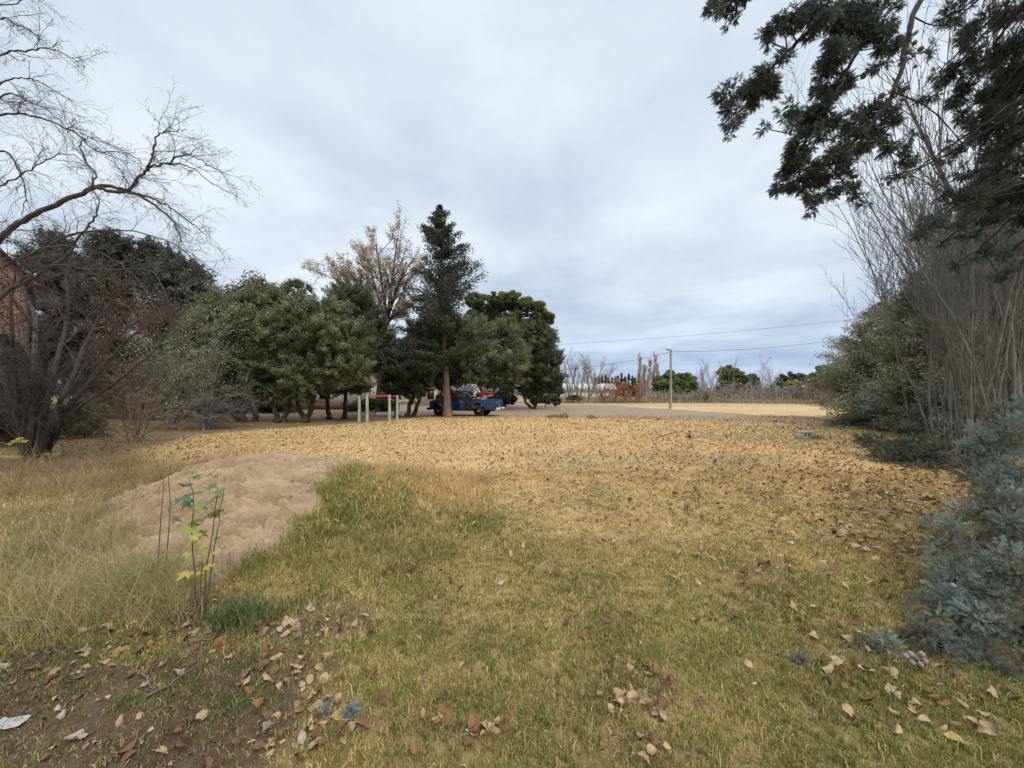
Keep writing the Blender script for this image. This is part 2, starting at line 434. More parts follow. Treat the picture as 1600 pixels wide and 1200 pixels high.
V, Fs, C = join([turf(1.45, 2.6, 210000, .030, .0030), turf(2.6, 4.2, 230000, .031, .0042), turf(4.2, 8, 290000, .032, .0068), turf(8, 15, 190000, .034, .012), turf(15, 26, 90000, .05, .028)])
o = mesh('lawn_grass', V, Fs, M['grass'], col=C)
tag(o, 'short cropped lawn turf, part green and part straw coloured', 'grass', kind='stuff')

# weedy shoulder of the mound, tufts of longer grass
def tufts(px_list, per, h, w, cols, wts=None, spread=.12):
    parts = []
    for (x, y) in px_list:
        k = int(per*rng.uniform(.6, 1.4)); xx = x+rng.normal(0, spread, k); yy = y+rng.normal(0, spread, k)
        parts.append(blades(xx, yy, surf(xx, yy), rng.gamma(7, 1/7, k)*h, rng.uniform(.7, 1.3, k)*w, rng.uniform(.15, .85, k), pal(k, cols, wts)))
    return parts
pts = []
while len(pts) < 420:
    x, y = rng.uniform(-2.9, -.1), rng.uniform(2.7, 7.0)
    if rng.uniform() < m_ridge(x, y)*1.1 and m_sand(x, y) < .3 and fbm(x, y, 1.9, 3, 83) > .42: pts.append((x, y))
parts = tufts(pts, 48, .062, .0055, GRN+[(.50, .37, .18), (.42, .30, .13)], None, .09)
dry = []
while len(dry) < 300:      # straw fringe on the crest and far side
    x, y = rng.uniform(-3.0, -.2), rng.uniform(5.2, 7.6)
    if m_sand(x, y) < .3 and hump(x, y) > .04: dry.append((x, y))
parts += tufts(dry, 45, .12, .005, DRY, None, .10)
strip = [(SAND_EDGE(-2.4, y)+rng.uniform(.02, .35), y) for y in np.linspace(3.3, 6.3, 90)]
parts += tufts(strip, 60, .085, .005, GRN, None, .07)
wd = []
while len(wd) < 85:       # low green weeds scattered round the bare soil
    q_ = gnd(rng.uniform(-60, 430), rng.uniform(960, 1120)); 
    if fbm(q_[:1], q_[1:2], 2.4, 3, 141)[0] > .47: wd.append((q_[0], q_[1]))
parts += tufts(wd, 40, .035, .0045, [(.13, .19, .045), (.18, .22, .06), (.10, .15, .04), (.30, .28, .11)], None, .045)
V, Fs, C = join(parts)
o = mesh('weedy_grass', V, Fs, M['grass'], col=C)
tag(o, 'green and straw weeds on the mound shoulder and round the bare soil', 'grass', kind='stuff')
g0 = gnd(385, 968)
gpts = [(g0[0]+rng.normal(0, .12), g0[1]+rng.normal(0, .10)) for _ in range(34)]
V, Fs, C = join(tufts(gpts, 62, .115, .0038, [(.085, .145, .035), (.12, .18, .05), (.065, .11, .035), (.17, .2, .07), (.24, .24, .10), (.40, .34, .18)], None, .06))
o = mesh('grass_tuft', V, Fs, M['grass'], col=C, org=(g0[0], g0[1], 0))
tag(o, 'lush bright green clump of grass at the foot of the sandy mound', 'grass tuft')

def stalks(x, y, z, h, w, lean, col, nseg=5, heading=None):
    n = len(x); a = rng.uniform(0, 2*math.pi, n) if heading is None else heading
    f = rng.uniform(0, 2*math.pi, n)
    t = np.linspace(0, 1, nseg+1)[None, :]
    wob = rng.normal(0, .10, (n, 2))[:, :, None]*np.sin(t*rng.uniform(3, 7, (n, 1)))[:, None, :]
    out = lean[:, None]*h[:, None]*t**1.8
    zz = h[:, None]*(t-.35*lean[:, None]*t**2.5)
    P = np.stack([x[:, None]+np.cos(a)[:, None]*out+wob[:, 0]*h[:, None], y[:, None]+np.sin(a)[:, None]*out+wob[:, 1]*h[:, None], z[:, None]+zz], -1)
    sd = np.stack([np.cos(f), np.sin(f), np.zeros(n)], -1)[:, None, :]*(w[:, None]*(1-t*.75))[:, :, None]*.5
    L, Rr = P-sd, P+sd
    V = np.stack([L, Rr], 2).reshape(-1, 3); k = 2*(nseg+1)
    b = (np.arange(n)*k)[:, None]+2*np.arange(nseg)[None, :]
    Q = np.stack([b, b+1, b+3, b+2], -1).reshape(-1, 4)
    return V, Q, np.zeros((0, 3), int), np.repeat(col, k, 0), P
STRAW = [(.46, .36, .20), (.38, .28, .15), (.54, .45, .28), (.30, .20, .11), (.24, .23, .09), (.40, .27, .15)]
def wild(n, d0, d1, h, w, cols, fun, thr):
    x = rng.uniform(-11, -1.5, n); y = rng.uniform(d0, d1, n)
    ok = (fun(x, y)*(.07+1.4*sstep(.42, .60, fbm(x, y, 1.5, 3, 88))) > rng.uniform(0, 1, n)*thr) & (np.abs(x/y) < 1.5) & (m_bare(x, y) < .5)
    x, y = x[ok], y[ok]; k = len(x)
    return stalks(x, y, surf(x, y), rng.gamma(4, 1/4, k)*h*(.55+.9*fbm(x, y, 2.2, 3, 121)), rng.uniform(.7, 1.3, k)*w, rng.uniform(.15, 1.25, k), np.clip(pal(k, cols)*(.55+.9*fbm(x, y, 2.6, 3, 122))[:, None], 0, .9))
WG = lambda x, y: m_wild(x, y)*(m_sand(x, y) < .35)
parts = [wild(26000, 2.2, 9, .30, .0042, STRAW, WG, 1), wild(16000, 2.0, 6, .15, .005, GRN+STRAW[:2], WG, 1),
         wild(9000, 6, 10, .38, .006, [(.36, .24, .14), (.30, .19, .11), (.42, .30, .18)], WG, 1)]
# crumbs of bark, stalk and straw on the bare soil
n_ = 60000; x = rng.uniform(-4.2, -.6, n_); y = rng.uniform(1.45, 3.4, n_); ok = rng.uniform(0, 1, n_) < m_bare(x, y)*(.15+sstep(.4, .65, fbm(x, y, 3.5, 3, 131))); x, y = x[ok], y[ok]; n_ = len(x)
lt = blades(x, y, surf(x, y)+.006, rng.gamma(3, 1/3, n_)*.020, rng.uniform(.0018, .006, n_), rng.uniform(.85, 1.05, n_), pal(n_, [(.30, .21, .13), (.16, .10, .065), (.42, .32, .21), (.08, .055, .04), (.2, .14, .09), (.14, .15, .05)]))
o = mesh('soil_debris', lt[0], [lt[1], lt[2]], M['grass'], col=lt[3]); tag(o, 'crumbs of straw and bark littering the bare dark soil', 'debris', kind='stuff')
# tall clumps in front of the mound
cl = [gnd(p[0], p[1]) for p in ((215, 955), (250, 968), (175, 950), (140, 930), (90, 900), (60, 945), (30, 880), (270, 930), (235, 925), (120, 985), (190, 905), (165, 875), (150, 850), (230, 905), (130, 860), (255, 915), (110, 880))]
for c in cl:
    k = 260; x = c[0]+rng.normal(0, .13, k); y = c[1]+rng.normal(0, .11, k)
    parts.append(stalks(x, y, surf(x, y), rng.gamma(4, 1/4, k)*.27, rng.uniform(.7, 1.3, k)*.0035, rng.uniform(.1, 1.1, k), pal(k, GRN[:3]+STRAW[:3]+STRAW[:3])))
V, Fs, C = join([q_[:4] for q_ in parts])
o = mesh('tall_grass', V, [Fs[0]], M['grass'], col=C)
tag(o, 'tall tangled straw and olive wild grass left of the sandy mound', 'grass', kind='stuff')
# ------------------------------------------------------------------ fallen leaves
def leaf_template(kind, r_):
    """curled broad leaf with a pointed tip, about 1 unit long"""
    ts = np.linspace(0, 1, 7)
    wid = {0: np.array([.12, .40, .50, .45, .33, .17, .0]), 1: np.array([.1, .28, .36, .36, .28, .15, 0]), 2: np.array([.16, .46, .42, .5, .28, .22, 0])}[kind % 3]
    curl = r_.uniform(.6, 2.6); bend = r_.uniform(-.9, 1.3); tw = r_.normal(0, .5)
    V = []
    for t, w in zip(ts, wid):
        for sgn in (-1, -.5, 0, .5, 1):
            u = sgn*w*(r_.uniform(.72, 1.15) if abs(sgn) == 1 else r_.uniform(.9, 1.1)); a = u*curl*1.8
            uu = math.sin(a)/(curl*1.8) if curl > .05 else u
            zz = (1-math.cos(a))/(curl*1.8)
            yy = t-.45; z2 = zz+bend*(yy*yy)*.7+tw*yy*u
            V.append((uu, yy+abs(u)*-.12, z2+r_.normal(0, .032)))
    V = np.array(V); V[:, 2] -= V[:, 2].min()
    Fs = []
    for i in range(6):
        for j in range(4):
            a = i*5+j; Fs.append((a, a+1, a+6, a+5))
    # stalk
    n = len(V); y0 = V[2]
    V = np.concatenate([V, [y0+[-.02, 0, .01], y0+[.02, 0, .01], y0+[.05, -.35, .06], y0+[.02, -.36, .06]]])
    Fs.append((n, n+1, n+2, n+3))
    return V, np.array(Fs)
tr = np.random.default_rng(3)
TEMPL = [leaf_template(k, tr) for k in range(9)]
KINDS = {'tan': ((.45, .31, .19), 'tan curled'), 'brown': ((.20, .11, .065), 'dark brown curled'), 'grey': ((.44, .37, .30), 'pale grey undersided'),
         'ochre': ((.46, .33, .12), 'ochre yellow'), 'pink': ((.40, .27, .19), 'pinkish tan'), 'rust': ((.27, .14, .06), 'rusty orange brown')}
KN = list(KINDS); KW = np.array([.33, .44, .04, .03, .06, .10])
def leaf_density(n):
    xs_, ys_, cl = [], [], []
    def put(x, y): xs_.append(x); ys_.append(y)
    d = np.sqrt(rng.uniform(1.5**2, 27**2, n)); x = rng.uniform(-1.4, 1.4, n)*d
    f = .38+.5*sstep(.15, 1.0, x/d)+.25*sstep(6, 12, d)
    f *= (.55+.9*sstep(.35, .65, fbm(x, d, .6, 3, 101)))*np.interp(d, [1.5, 3, 4.5, 9, 13, 20], [.35, .75, 1.5, 1.2, .75, .6])
    f *= np.where(x/d < -.35, .7, 1)*np.where((x < 0) & (d > 7), .6, 1)*(m_sand(x, d) < .2)
    ok = (rng.uniform(0, 1, n) < f) & (m_wild(x, d) < .5)
    put(x[ok], d[ok])
    for (px, py, k, sx, sy) in CLUST:
        c = gnd(px, py); put(c[0]+rng.normal(0, sx, k), c[1]+rng.normal(0, sy, k))
    return np.concatenate(xs_), np.concatenate(ys_)
CLUST = [(470, 1150, 49, .12, .07), (500, 1110, 30, .14, .1), (430, 1060, 41, .2, .09), (350, 985, 76, .35, .14), (250, 1010, 64, .5, .14),
         (120, 1060, 49, .4, .16), (520, 990, 26, .14, .1), (720, 1150, 30, .12, .05), (1000, 1100, 34, .1, .09), (990, 1060, 15, .08, .06), (240, 1150, 49, .4, .14),
         (640, 890, 15, .15, .1), (1030, 1190, 11, .08, .04), (1440, 800, 525, .9, .9), (1500, 760, 425, 1.0, 1.0), (1420, 860, 250, .6, .6), (1450, 700, 375, 1.6, 1.8),
         (330, 690, 300, 2.2, 1.1), (170, 715, 325, 1.5, 1.2), (1380, 1060, 41, .3, .12), (1500, 1120, 49, .3, .12), (560, 820, 19, .25, .25), (330, 955, 22, .12, .06), (1440, 760, 250, 1.2, 1.2)]
lx, ly = leaf_density(34000)
okl = (m_sand(lx, ly) < .25) & (ly > 1.45)
lx, ly = lx[okl], ly[okl]
nl = len(lx)
lsz = np.clip(rng.gamma(9, 1/9, nl), .45, 1.7)*np.interp(ly, [1.5, 4, 9, 14], [.042, .058, .060, .052])
lk = rng.choice(6, nl, p=KW/KW.sum())
lw = (lx < -.35*ly) & (ly < 4.2) & (rng.uniform(0, 1, nl) < .09); lk[lw] = 2
lrz = rng.uniform(0, 2*math.pi, nl)
ltx = rng.normal(0, .5, nl); lty = rng.normal(0, .5, nl)
flip = rng.uniform(0, 1, nl) < .45
ltx = np.where(flip, ltx+math.pi, ltx)
grassy = (1-m_bare(lx, ly))*(1-m_litter(lx, ly))
lz = surf(lx, ly)+.008+grassy*np.interp(ly, [2.5, 4, 10], [.018, .034, .03])+np.where(flip, lsz*.28, 0)
sx_ = CX+F*lx/ly; sy_ = HY+F*(CAMZ-lz)/ly
inview = (sx_ > 4) & (sx_ < 1596) & (sy_ < 1194) & (sy_ > 640)
appar = np.where(inview, lsz/ly, 0)
order = np.argsort(-appar)
top = order[:290]; rest = order[290:]
def rots(rx, ry, rz):
    cx, sx, cy, sy, cz, sz = np.cos(rx), np.sin(rx), np.cos(ry), np.sin(ry), np.cos(rz), np.sin(rz)
    o_, i_ = np.zeros_like(rx), np.ones_like(rx)
    X_ = np.stack([np.stack([i_, o_, o_], -1), np.stack([o_, cx, -sx], -1), np.stack([o_, sx, cx], -1)], 1)
    Y_ = np.stack([np.stack([cy, o_, sy], -1), np.stack([o_, i_, o_], -1), np.stack([-sy, o_, cy], -1)], 1)
    Z_ = np.stack([np.stack([cz, -sz, o_], -1), np.stack([sz, cz, o_], -1), np.stack([o_, o_, i_], -1)], 1)
    return Z_@Y_@X_
parts = []
for t_ in range(9):
    sel = rest[np.arange(len(rest)) % 9 == t_]
    near = sel[ly[sel] < 9]; far = sel[ly[sel] >= 9]
    for ss, (Vt, Ft) in ((near, TEMPL[t_]), (far, (TEMPL[t_][0][[2, 10, 14, 22, 32]], np.array([(0, 2, 4, 1), (0, 2, 3, 1)])))):
        if len(ss) == 0: continue
        if len(Ft) == 2: Ft = np.array([(0, 2, 4, 1)])
        Rm = rots(ltx[ss], lty[ss], lrz[ss])
        V = np.einsum('nij,vj->nvi', Rm, Vt)*lsz[ss][:, None, None]*(1.25 if len(Ft) == 1 else 1)+np.stack([lx[ss], ly[ss], lz[ss]], -1)[:, None, :]
        c = np.array([KINDS[k][0] for k in KN])[lk[ss]]*rng.uniform(.6, 1.3, (len(ss), 1))
        Fm = (Ft[None]+(np.arange(len(ss))*len(Vt))[:, None, None]).reshape(-1, 4)
        parts.append((V.reshape(-1, 3), Fm, np.zeros((0, 3), int), np.repeat(c, len(Vt), 0)))
V, Fs, C = join(parts)
o = mesh('fallen_leaves', V, [Fs[0]], M['litter'], col=C)
tag(o, 'small dry brown leaves strewn across the whole lawn', 'fallen leaves', kind='stuff')
# the 290 leaves that show largest: one object each, sharing 9 x 6 meshes
LM = {}
def leaf_mesh(t_, k):
    if (t_, k) not in LM:
        Vt, Ft = TEMPL[t_]
        c = np.array(KINDS[KN[k]][0])[None]*(1+.25*(fbm(Vt[:, 0]+t_, Vt[:, 1], 4, 3, 7)[:, None]-.5))
        ob = mesh('fallen_leaf', Vt, Ft, M['litter'], col=c, local=True)
        LM[(t_, k)] = ob; return ob
    ob = LM[(t_, k)].copy(); COL.objects.link(ob); return ob
for j, i in enumerate(top):
    k = int(lk[i]); ob = leaf_mesh(j % 9, k)
    ob.name = 'fallen_leaf'
    ob.location = (lx[i], ly[i], lz[i]); ob.scale = (lsz[i],)*3
    ob.rotation_mode = 'XYZ'; ob.rotation_euler = (ltx[i], lty[i], lrz[i])
    desc = KINDS[KN[k]][1]
    x_, y_ = lx[i], ly[i]
    if m_bare(np.array([x_]), np.array([y_]))[0] > .4: where = 'on the bare dark soil at lower left'
    elif sx_[i] < 420: where = 'in the weeds below the sandy mound'
    elif sx_[i] < 640: where = 'in the grass beside the bare soil'
    elif sx_[i] < 1100: where = 'in the turf at bottom centre'
    else: where = 'in the turf near the low blue green boughs'
    tag(ob, desc+' fallen leaf lying '+where, 'fallen leaf', desc+' fallen leaves '+where)

# ------------------------------------------------------------------ branching
def unit(v): return v/(np.linalg.norm(v)+1e-9)
def grow(r_, p0, d0, L, r0, lev, P, out):
    n = P['seg'][lev]; p = np.array(p0, float); d = np.array(d0, float)
    pts = np.empty((n+1, 3)); pts[0] = p
    w = P['wig'][lev]; tp = P['trop'][lev]; st = L/n
    rn = r_.normal(0, w, (n, 3))
    for i in range(n):
        d = d+rn[i]; d[2] += tp; d = d/math.sqrt(d@d); p = p+d*st; pts[i+1] = p
    rad = r0*(1-np.linspace(0, 1, n+1)*(1-P['tap'][lev]))
    out.append((pts, rad, lev))
    if lev+1 < len(P['seg']):
        k = P['kids'][lev]; k = int(k*r_.uniform(.75, 1.25)+.5)
        t0 = P['t0'][lev]
        for c in range(k):
            t = t0+(1-t0)*(c+r_.uniform())/k
            f = t*n; i = min(int(f), n-1); q = pts[i]+(pts[i+1]-pts[i])*(f-i)
            ax = unit(pts[i+1]-pts[i])
            s = unit(np.cross(ax, r_.normal(0, 1, 3)))
            an = R(P['ang'][lev])*r_.uniform(.6, 1.3)
            nd = ax*math.cos(an)+s*math.sin(an)
            grow(r_, q, nd, L*P['rat'][lev]*r_.uniform(.6, 1.25)*(1-P.get('fall', .45)*t), max(r0*(1-t*(1-P['tap'][lev]))*P['rr'][lev], P.get('rmin', .003)), lev+1, P, out)
def pathline(pts, n=None, jit=0, r_=rng):
    """smooth polyline through pts"""
    pts = np.array(pts, float); n = n or len(pts)*5
    t = np.linspace(0, len(pts)-1, n); i = np.clip(t.astype(int), 0, len(pts)-2); f = t-i
    p0 = pts[np.clip(i-1, 0, len(pts)-1)]; p1 = pts[i]; p2 = pts[i+1]; p3 = pts[np.clip(i+2, 0, len(pts)-1)]
    f = f[:, None]
    q = .5*((2*p1)+(-p0+p2)*f+(2*p0-5*p1+4*p2-p3)*f**2+(-p0+3*p1-3*p2+p3)*f**3)
    if jit: q = q+r_.normal(0, jit, q.shape)
    return q
def cards(pos, nor, ln, wd, r_, droop=0.0):
    """one folded leaf shaped face pair per position"""
    n = len(pos); nor = nor/(np.linalg.norm(nor, axis=1, keepdims=True)+1e-9)
    t = r_.normal(0, 1, (n, 3)); t -= nor*(t*nor).sum(1, keepdims=True)*.8; t[:, 2] -= droop
    t /= np.linalg.norm(t, axis=1, keepdims=True)+1e-9
    s = np.cross(nor, t); s /= np.linalg.norm(s, axis=1, keepdims=True)+1e-9
    ln = np.broadcast_to(ln, n)[:, None]; wd = np.broadcast_to(wd, n)[:, None]
    V = np.stack([pos-t*ln*.5, pos+s*wd*.5+nor*wd*.12, pos+t*ln*.5, pos-s*wd*.5+nor*wd*.12], 1)
    return V.reshape(-1, 3), np.arange(n*4).reshape(n, 4)
def clump_leaves(r_, clumps, n, sub=22, subr=.36, shell=.62, spray=0.0):
    """leaf positions in sub clumps spread through ellipsoid clumps (x,y,z,rx,ry,rz)"""
    cs = []; rs = []; par = []
    for ci, c in enumerate(clumps):
        k = max(4, int(sub*r_.uniform(.8, 1.2)))
        u = r_.normal(0, 1, (k, 3)); u /= np.linalg.norm(u, axis=1, keepdims=True)
        f = r_.uniform(shell**2, 1, (k, 1))**.5
        cs.append(np.array(c[:3])+u*f*np.array(c[3:])*(1-subr*.45)); par += [ci]*k
        rs.append((np.prod(c[3:])**(1/3))*subr*r_.uniform(.55, 1.3, k))
    cs = np.concatenate(cs); rs = np.concatenate(rs); par = np.array(par)
    wt = rs**2; k = r_.choice(len(cs), n, p=wt/wt.sum())
    u = r_.normal(0, 1, (n, 3)); u /= np.linalg.norm(u, axis=1, keepdims=True)
    f = r_.uniform(.12, 1, n)**.45*(1+np.abs(r_.normal(0, .16, n)))
    dv = u*(rs[k]*f)[:, None]*np.array([1, 1, .8])
    if spray:      # leafy shoots pointing outward and up instead of round puffs
        cc = np.array([c[:3] for c in clumps])[par]; ax = cs-cc; ax /= np.linalg.norm(ax, axis=1, keepdims=True)+1e-9
        ax = ax*.7+np.array([0, 0, .55])+r_.normal(0, .45, ax.shape); ax /= np.linalg.norm(ax, axis=1, keepdims=True)
        al = (dv*ax[k]).sum(1, keepdims=True); dv = (dv-al*ax[k])*(1-.42*spray)+ax[k]*al*(1+1.0*spray)
    pos = cs[k]+dv
    return pos, u, k, cs, rs, par
def leafcols(r_, k, cols, nsub, jit=.18):
    cols = np.array(cols); base = cols[r_.integers(0, len(cols), nsub)]*r_.uniform(.75, 1.25, (nsub, 1))
    return np.clip(base[k]*r_.normal(1, jit, (len(k), 1)).clip(.4, 1.7), .004, .9)
def limbs(base, hub, cs, par, clumps, r_, r0, out, twigs=True, twr=.02):
    for ci, c in enumerate(clumps):
        e = np.array(c[:3]); m1 = hub*.5+e*.5+r_.normal(0, .12, 3)*np.linalg.norm(e-hub); m1[2] += .05*np.linalg.norm(e-hub)
        p = pathline([hub, m1, e], 9); out.append((p, np.linspace(r0*.55, r0*.16, 9)))
        if twigs:
            for j in np.nonzero(par == ci)[0]:
                i = r_.integers(4, 9); q = pathline([p[i], p[i]*.45+cs[j]*.55+r_.normal(0, .1, 3), cs[j]], 6)
                out.append((q, np.linspace(max(r0*.14, twr), twr*.4, 6)))
def crown_tree(name, label, cat, base, trunks, clumps, n, lsz, cols, seed, bark='bark_dark', r0=.2, group=None, sub=22, subr=.36, mat='leaf', aspect=.45, up=.4, shell=.55, droop=0.0, part='crown', twr=.02, spray=0.0):
    """trunks: list of polylines from the ground up; clumps in world space"""
    r_ = np.random.default_rng(seed)
    t = empty(name, base, label, cat, group); n = int(n*1.9); lsz *= 1.2; aspect *= 1.2
    pos, u, k, cs, rs, par = clump_leaves(r_, clumps, n, sub, subr, shell, spray)
    pos[:, 2] = np.maximum(pos[:, 2], .12)
    tl = []
    hubs = []
    for tr_ in trunks:
        p = pathline(tr_, 12); p[1:-1] += r_.normal(0, r0*.18, p[1:-1].shape)
        rr = np.linspace(r0, r0*.6, 12); rr[0] *= 1.5; rr[1] *= 1.15
        tl.append((p, rr)); hubs.append(p[-1])
    for h in range(len(hubs)):
        mine = [i for i, c in enumerate(clumps) if min(range(len(hubs)), key=lambda q: np.linalg.norm(hubs[q][:2]-np.array(c[:2]))) == h]
        if not mine: continue
        remap = {ci: q for q, ci in enumerate(mine)}
        sel = np.array([x in remap for x in par]); 
        limbs(base, hubs[h], cs[sel], np.array([remap[x] for x in par[sel]]), [clumps[i] for i in mine], r_, r0, tl, twr=twr)
    V, Q = tubes(tl); mesh('trunk', V, Q, M[bark], t, smooth=True)
    nor = u*.8+r_.normal(0, .5, (n, 3)); nor[:, 2] += up
    sz = lsz*r_.uniform(.6, 1.35, n)
    V, Q = cards(pos, nor, sz, sz*aspect, r_, droop)
    mesh(part, V, Q, M[mat], t, col=np.repeat(leafcols(r_, k, cols, len(cs)), 4, 0))
    return t
def pxc(lst, d, sq=1.0, dj=.7, r_=None):
    """clumps from (px, py, r_px[, depth offset]) at distance d"""
    out = []
    r_ = r_ or rng
    for q in lst:
        dd = d+(q[3] if len(q) > 3 else r_.uniform(-dj, dj)); c = at(q[0], q[1], dd); r1 = q[2]/F*dd
        out.append((*c, r1, r1, r1*sq))
    return out
OLIVE = [(.215, .235, .115), (.175, .195, .10), (.25, .265, .145), (.145, .165, .085), (.21, .21, .12)]
OLIVE2 = [(.14, .15, .078), (.115, .13, .07), (.165, .172, .10), (.095, .11, .062)]
DARKG = [(.07, .085, .048), (.085, .10, .055), (.058, .07, .045), (.095, .11, .065)]

# ---------------- olive row on the left of the lawn
def olive(px_base, py_base, stems, clumps, label, seed, n=95000, cols=OLIVE, lsz=.09, r0=.15, dj=.8):
    b = gnd(px_base, py_base); d = b[1]; r_ = np.random.default_rng(seed+100)
    trs = [[gnd(px_base+s[0], py_base)+np.array([0, r_.uniform(-.3, .3), 0]), at(px_base+s[0]*.5+s[1]*.5+r_.uniform(-4, 4), (py_base+s[2])/2, d), at(px_base+s[1], s[2], d+r_.uniform(-.5, .5))] for s in stems]
    return crown_tree('olive_tree', label, 'olive tree', b, trs, pxc(clumps, d, .85, dj, r_), n, lsz, cols, seed, r0=r0, group='olive trees along the lawn edge', aspect=.32, up=.3, sub=95, subr=.24, spray=1.0, shell=.3)
olive(385, 660, [(-14, -40, 608), (-4, -8, 600), (8, 30, 605)], [(330, 530, 50), (345, 485, 36), (380, 560, 50), (400, 505, 45), (310, 575, 42), (360, 600, 34), (420, 560, 42), (312, 512, 30), (345, 620, 22), (368, 614, 22), (318, 614, 24), (395, 604, 20)], 'leftmost big olive tree with several dark trunks leaning apart', 1)
olive(445, 660, [(-6, -32, 612), (0, 10, 605)], [(430, 480, 40), (455, 540, 50), (420, 590, 34), (470, 585, 38), (440, 510, 40), (480, 490, 36), (398, 470, 26), (432, 612, 18), (456, 608, 17)], 'olive tree with a forked v shaped trunk left of the leaning stem', 2)
olive(475, 660, [(4, -14, 612), (0, 22, 600)], [(500, 520, 46), (520, 560, 46), (490, 585, 36), (535, 525, 40), (548, 575, 32), (515, 490, 30), (470, 610, 22), (508, 606, 16)], 'olive tree with a leaning stem in front of the white wall', 3)
olive(535, 655, [(0, 6, 610), (-18, -26, 610)], [(560, 490, 44, 1.5), (545, 465, 32, 1.5), (565, 560, 36), (560, 600, 22), (590, 530, 34, 2.), (530, 600, 24)], 'dark olive tree directly left of the parallel bars', 4, cols=OLIVE2)
olive(640, 652, [(-20, -30, 600), (-4, 12, 600), (4, 22, 605)], [(640, 570, 36), (620, 600, 28), (655, 530, 38), (612, 560, 34), (648, 605, 24), (668, 575, 30)], 'dark low spreading olive tree behind the parallel bars', 5, cols=DARKG, n=80000, lsz=.09)
# ---------------- olives right of the truck
olive(832, 639, [(-2, -14, 612), (3, 6, 600)], [(840, 560, 36), (850, 530, 24), (818, 580, 30), (858, 585, 24), (838, 605, 18), (865, 560, 18), (828, 520, 22), (866, 600, 14), (845, 515, 16)], 'rounded olive tree at the right end of the row beside the road', 6, cols=OLIVE2, n=95000, lsz=.11, dj=1.6)
olive(760, 641, [(0, -10, 605), (8, 14, 600)], [(770, 545, 44), (748, 570, 34), (800, 560, 36), (735, 520, 34), (790, 520, 28), (772, 580, 22), (715, 556, 28), (800, 590, 20)], 'broad grey green olive tree behind the blue pickup truck', 7, cols=OLIVE, n=100000, lsz=.11, dj=1.4)

# ---------------- big dark evergreen at the far left
crown_tree('evergreen_tree', 'large dark grey green rounded evergreen rising behind the purple twigged tree', 'tree', gnd(190, 655), [[gnd(190, 655), at(185, 560, 23.5), at(190, 480, 24)]],
           pxc([(110, 415, 58), (190, 420, 60), (270, 440, 52), (320, 460, 32), (75, 460, 50), (150, 480, 60), (240, 490, 50), (60, 520, 40), (120, 560, 50), (200, 560, 50), (265, 550, 40), (300, 490, 36), (90, 385, 26), (175, 380, 24), (250, 400, 30), (300, 430, 28)], 24.5, .85, 1.2),
           80000, .19, [(.135, .15, .105), (.11, .122, .088), (.16, .172, .125), (.092, .10, .075)], 20, aspect=.22, up=.4, r0=.35, sub=60, subr=.24, spray=1.0, shell=.4)

# ---------------- leafless / withered deciduous tree
r_ = np.random.default_rng(33)
b = gnd(590, 644); d = b[1]
t = empty('withered_tree', b, 'tall slender tree hung with withered pale brown leaves, left of the dark conifer', 'tree')
out = []
P = dict(seg=[7, 6, 5, 4], wig=[.06, .09, .13, .2], trop=[.03, .05, .05, .03], kids=[10, 8, 6], t0=[.15, .12, .15], ang=[36, 40, 42], rat=[.62, .48, .5], rr=[.5, .5, .5], tap=[.3, .25, .3, .4], rmin=.008)
main = [(590, 644), (594, 590), (600, 530), (604, 500)]
mp_ = pathline([at(x, y, d) for x, y in main], 12); out.append((mp_, np.linspace(.24, .17, 12), 0))
for (x1, y1, x2, y2, dz) in [(604, 500, 628, 360, .6), (603, 505, 565, 385, -.6), (600, 520, 490, 415, .5), (602, 510, 530, 405, -1.), (603, 508, 655, 385, .4), (604, 500, 600, 355, -.2), (603, 510, 648, 420, .8), (601, 515, 545, 420, -1.2), (604, 500, 615, 380, -1.4), (604, 505, 640, 470, -.6)]:
    a_, e_ = at(x1, y1, d), at(x2, y2, d+dz*2); grow(r_, a_, unit(e_-a_), np.linalg.norm(e_-a_)*.84, .13, 0, P, out)
V, Q = tubes([(a_, b_) for a_, b_, c_ in out]); mesh('trunk', V, Q, M['bark_dark'], t, smooth=True)
tips = np.concatenate([a_[1:] for a_, b_, c_ in out if c_ >= 2])
n = 28000; k = r_.integers(0, len(tips), n)
wgt = r_.uniform(0, 1, n) < .35+.65*sstep(.35, .6, fbm(tips[k][:, 0], tips[k][:, 2], .6, 3, 4))
k = k[wgt]; pos = tips[k]+r_.normal(0, .10, (len(k), 3))
V, Q = cards(pos, r_.normal(0, 1, (len(k), 3)), .135*r_.uniform(.5, 1.2, len(k)), .08, r_, .4)
mesh('crown', V, Q, M['leaf'], t, col=np.repeat(pal(len(k), [(.50, .38, .28), (.58, .46, .35), (.42, .30, .20), (.52, .38, .24)]), 4, 0))

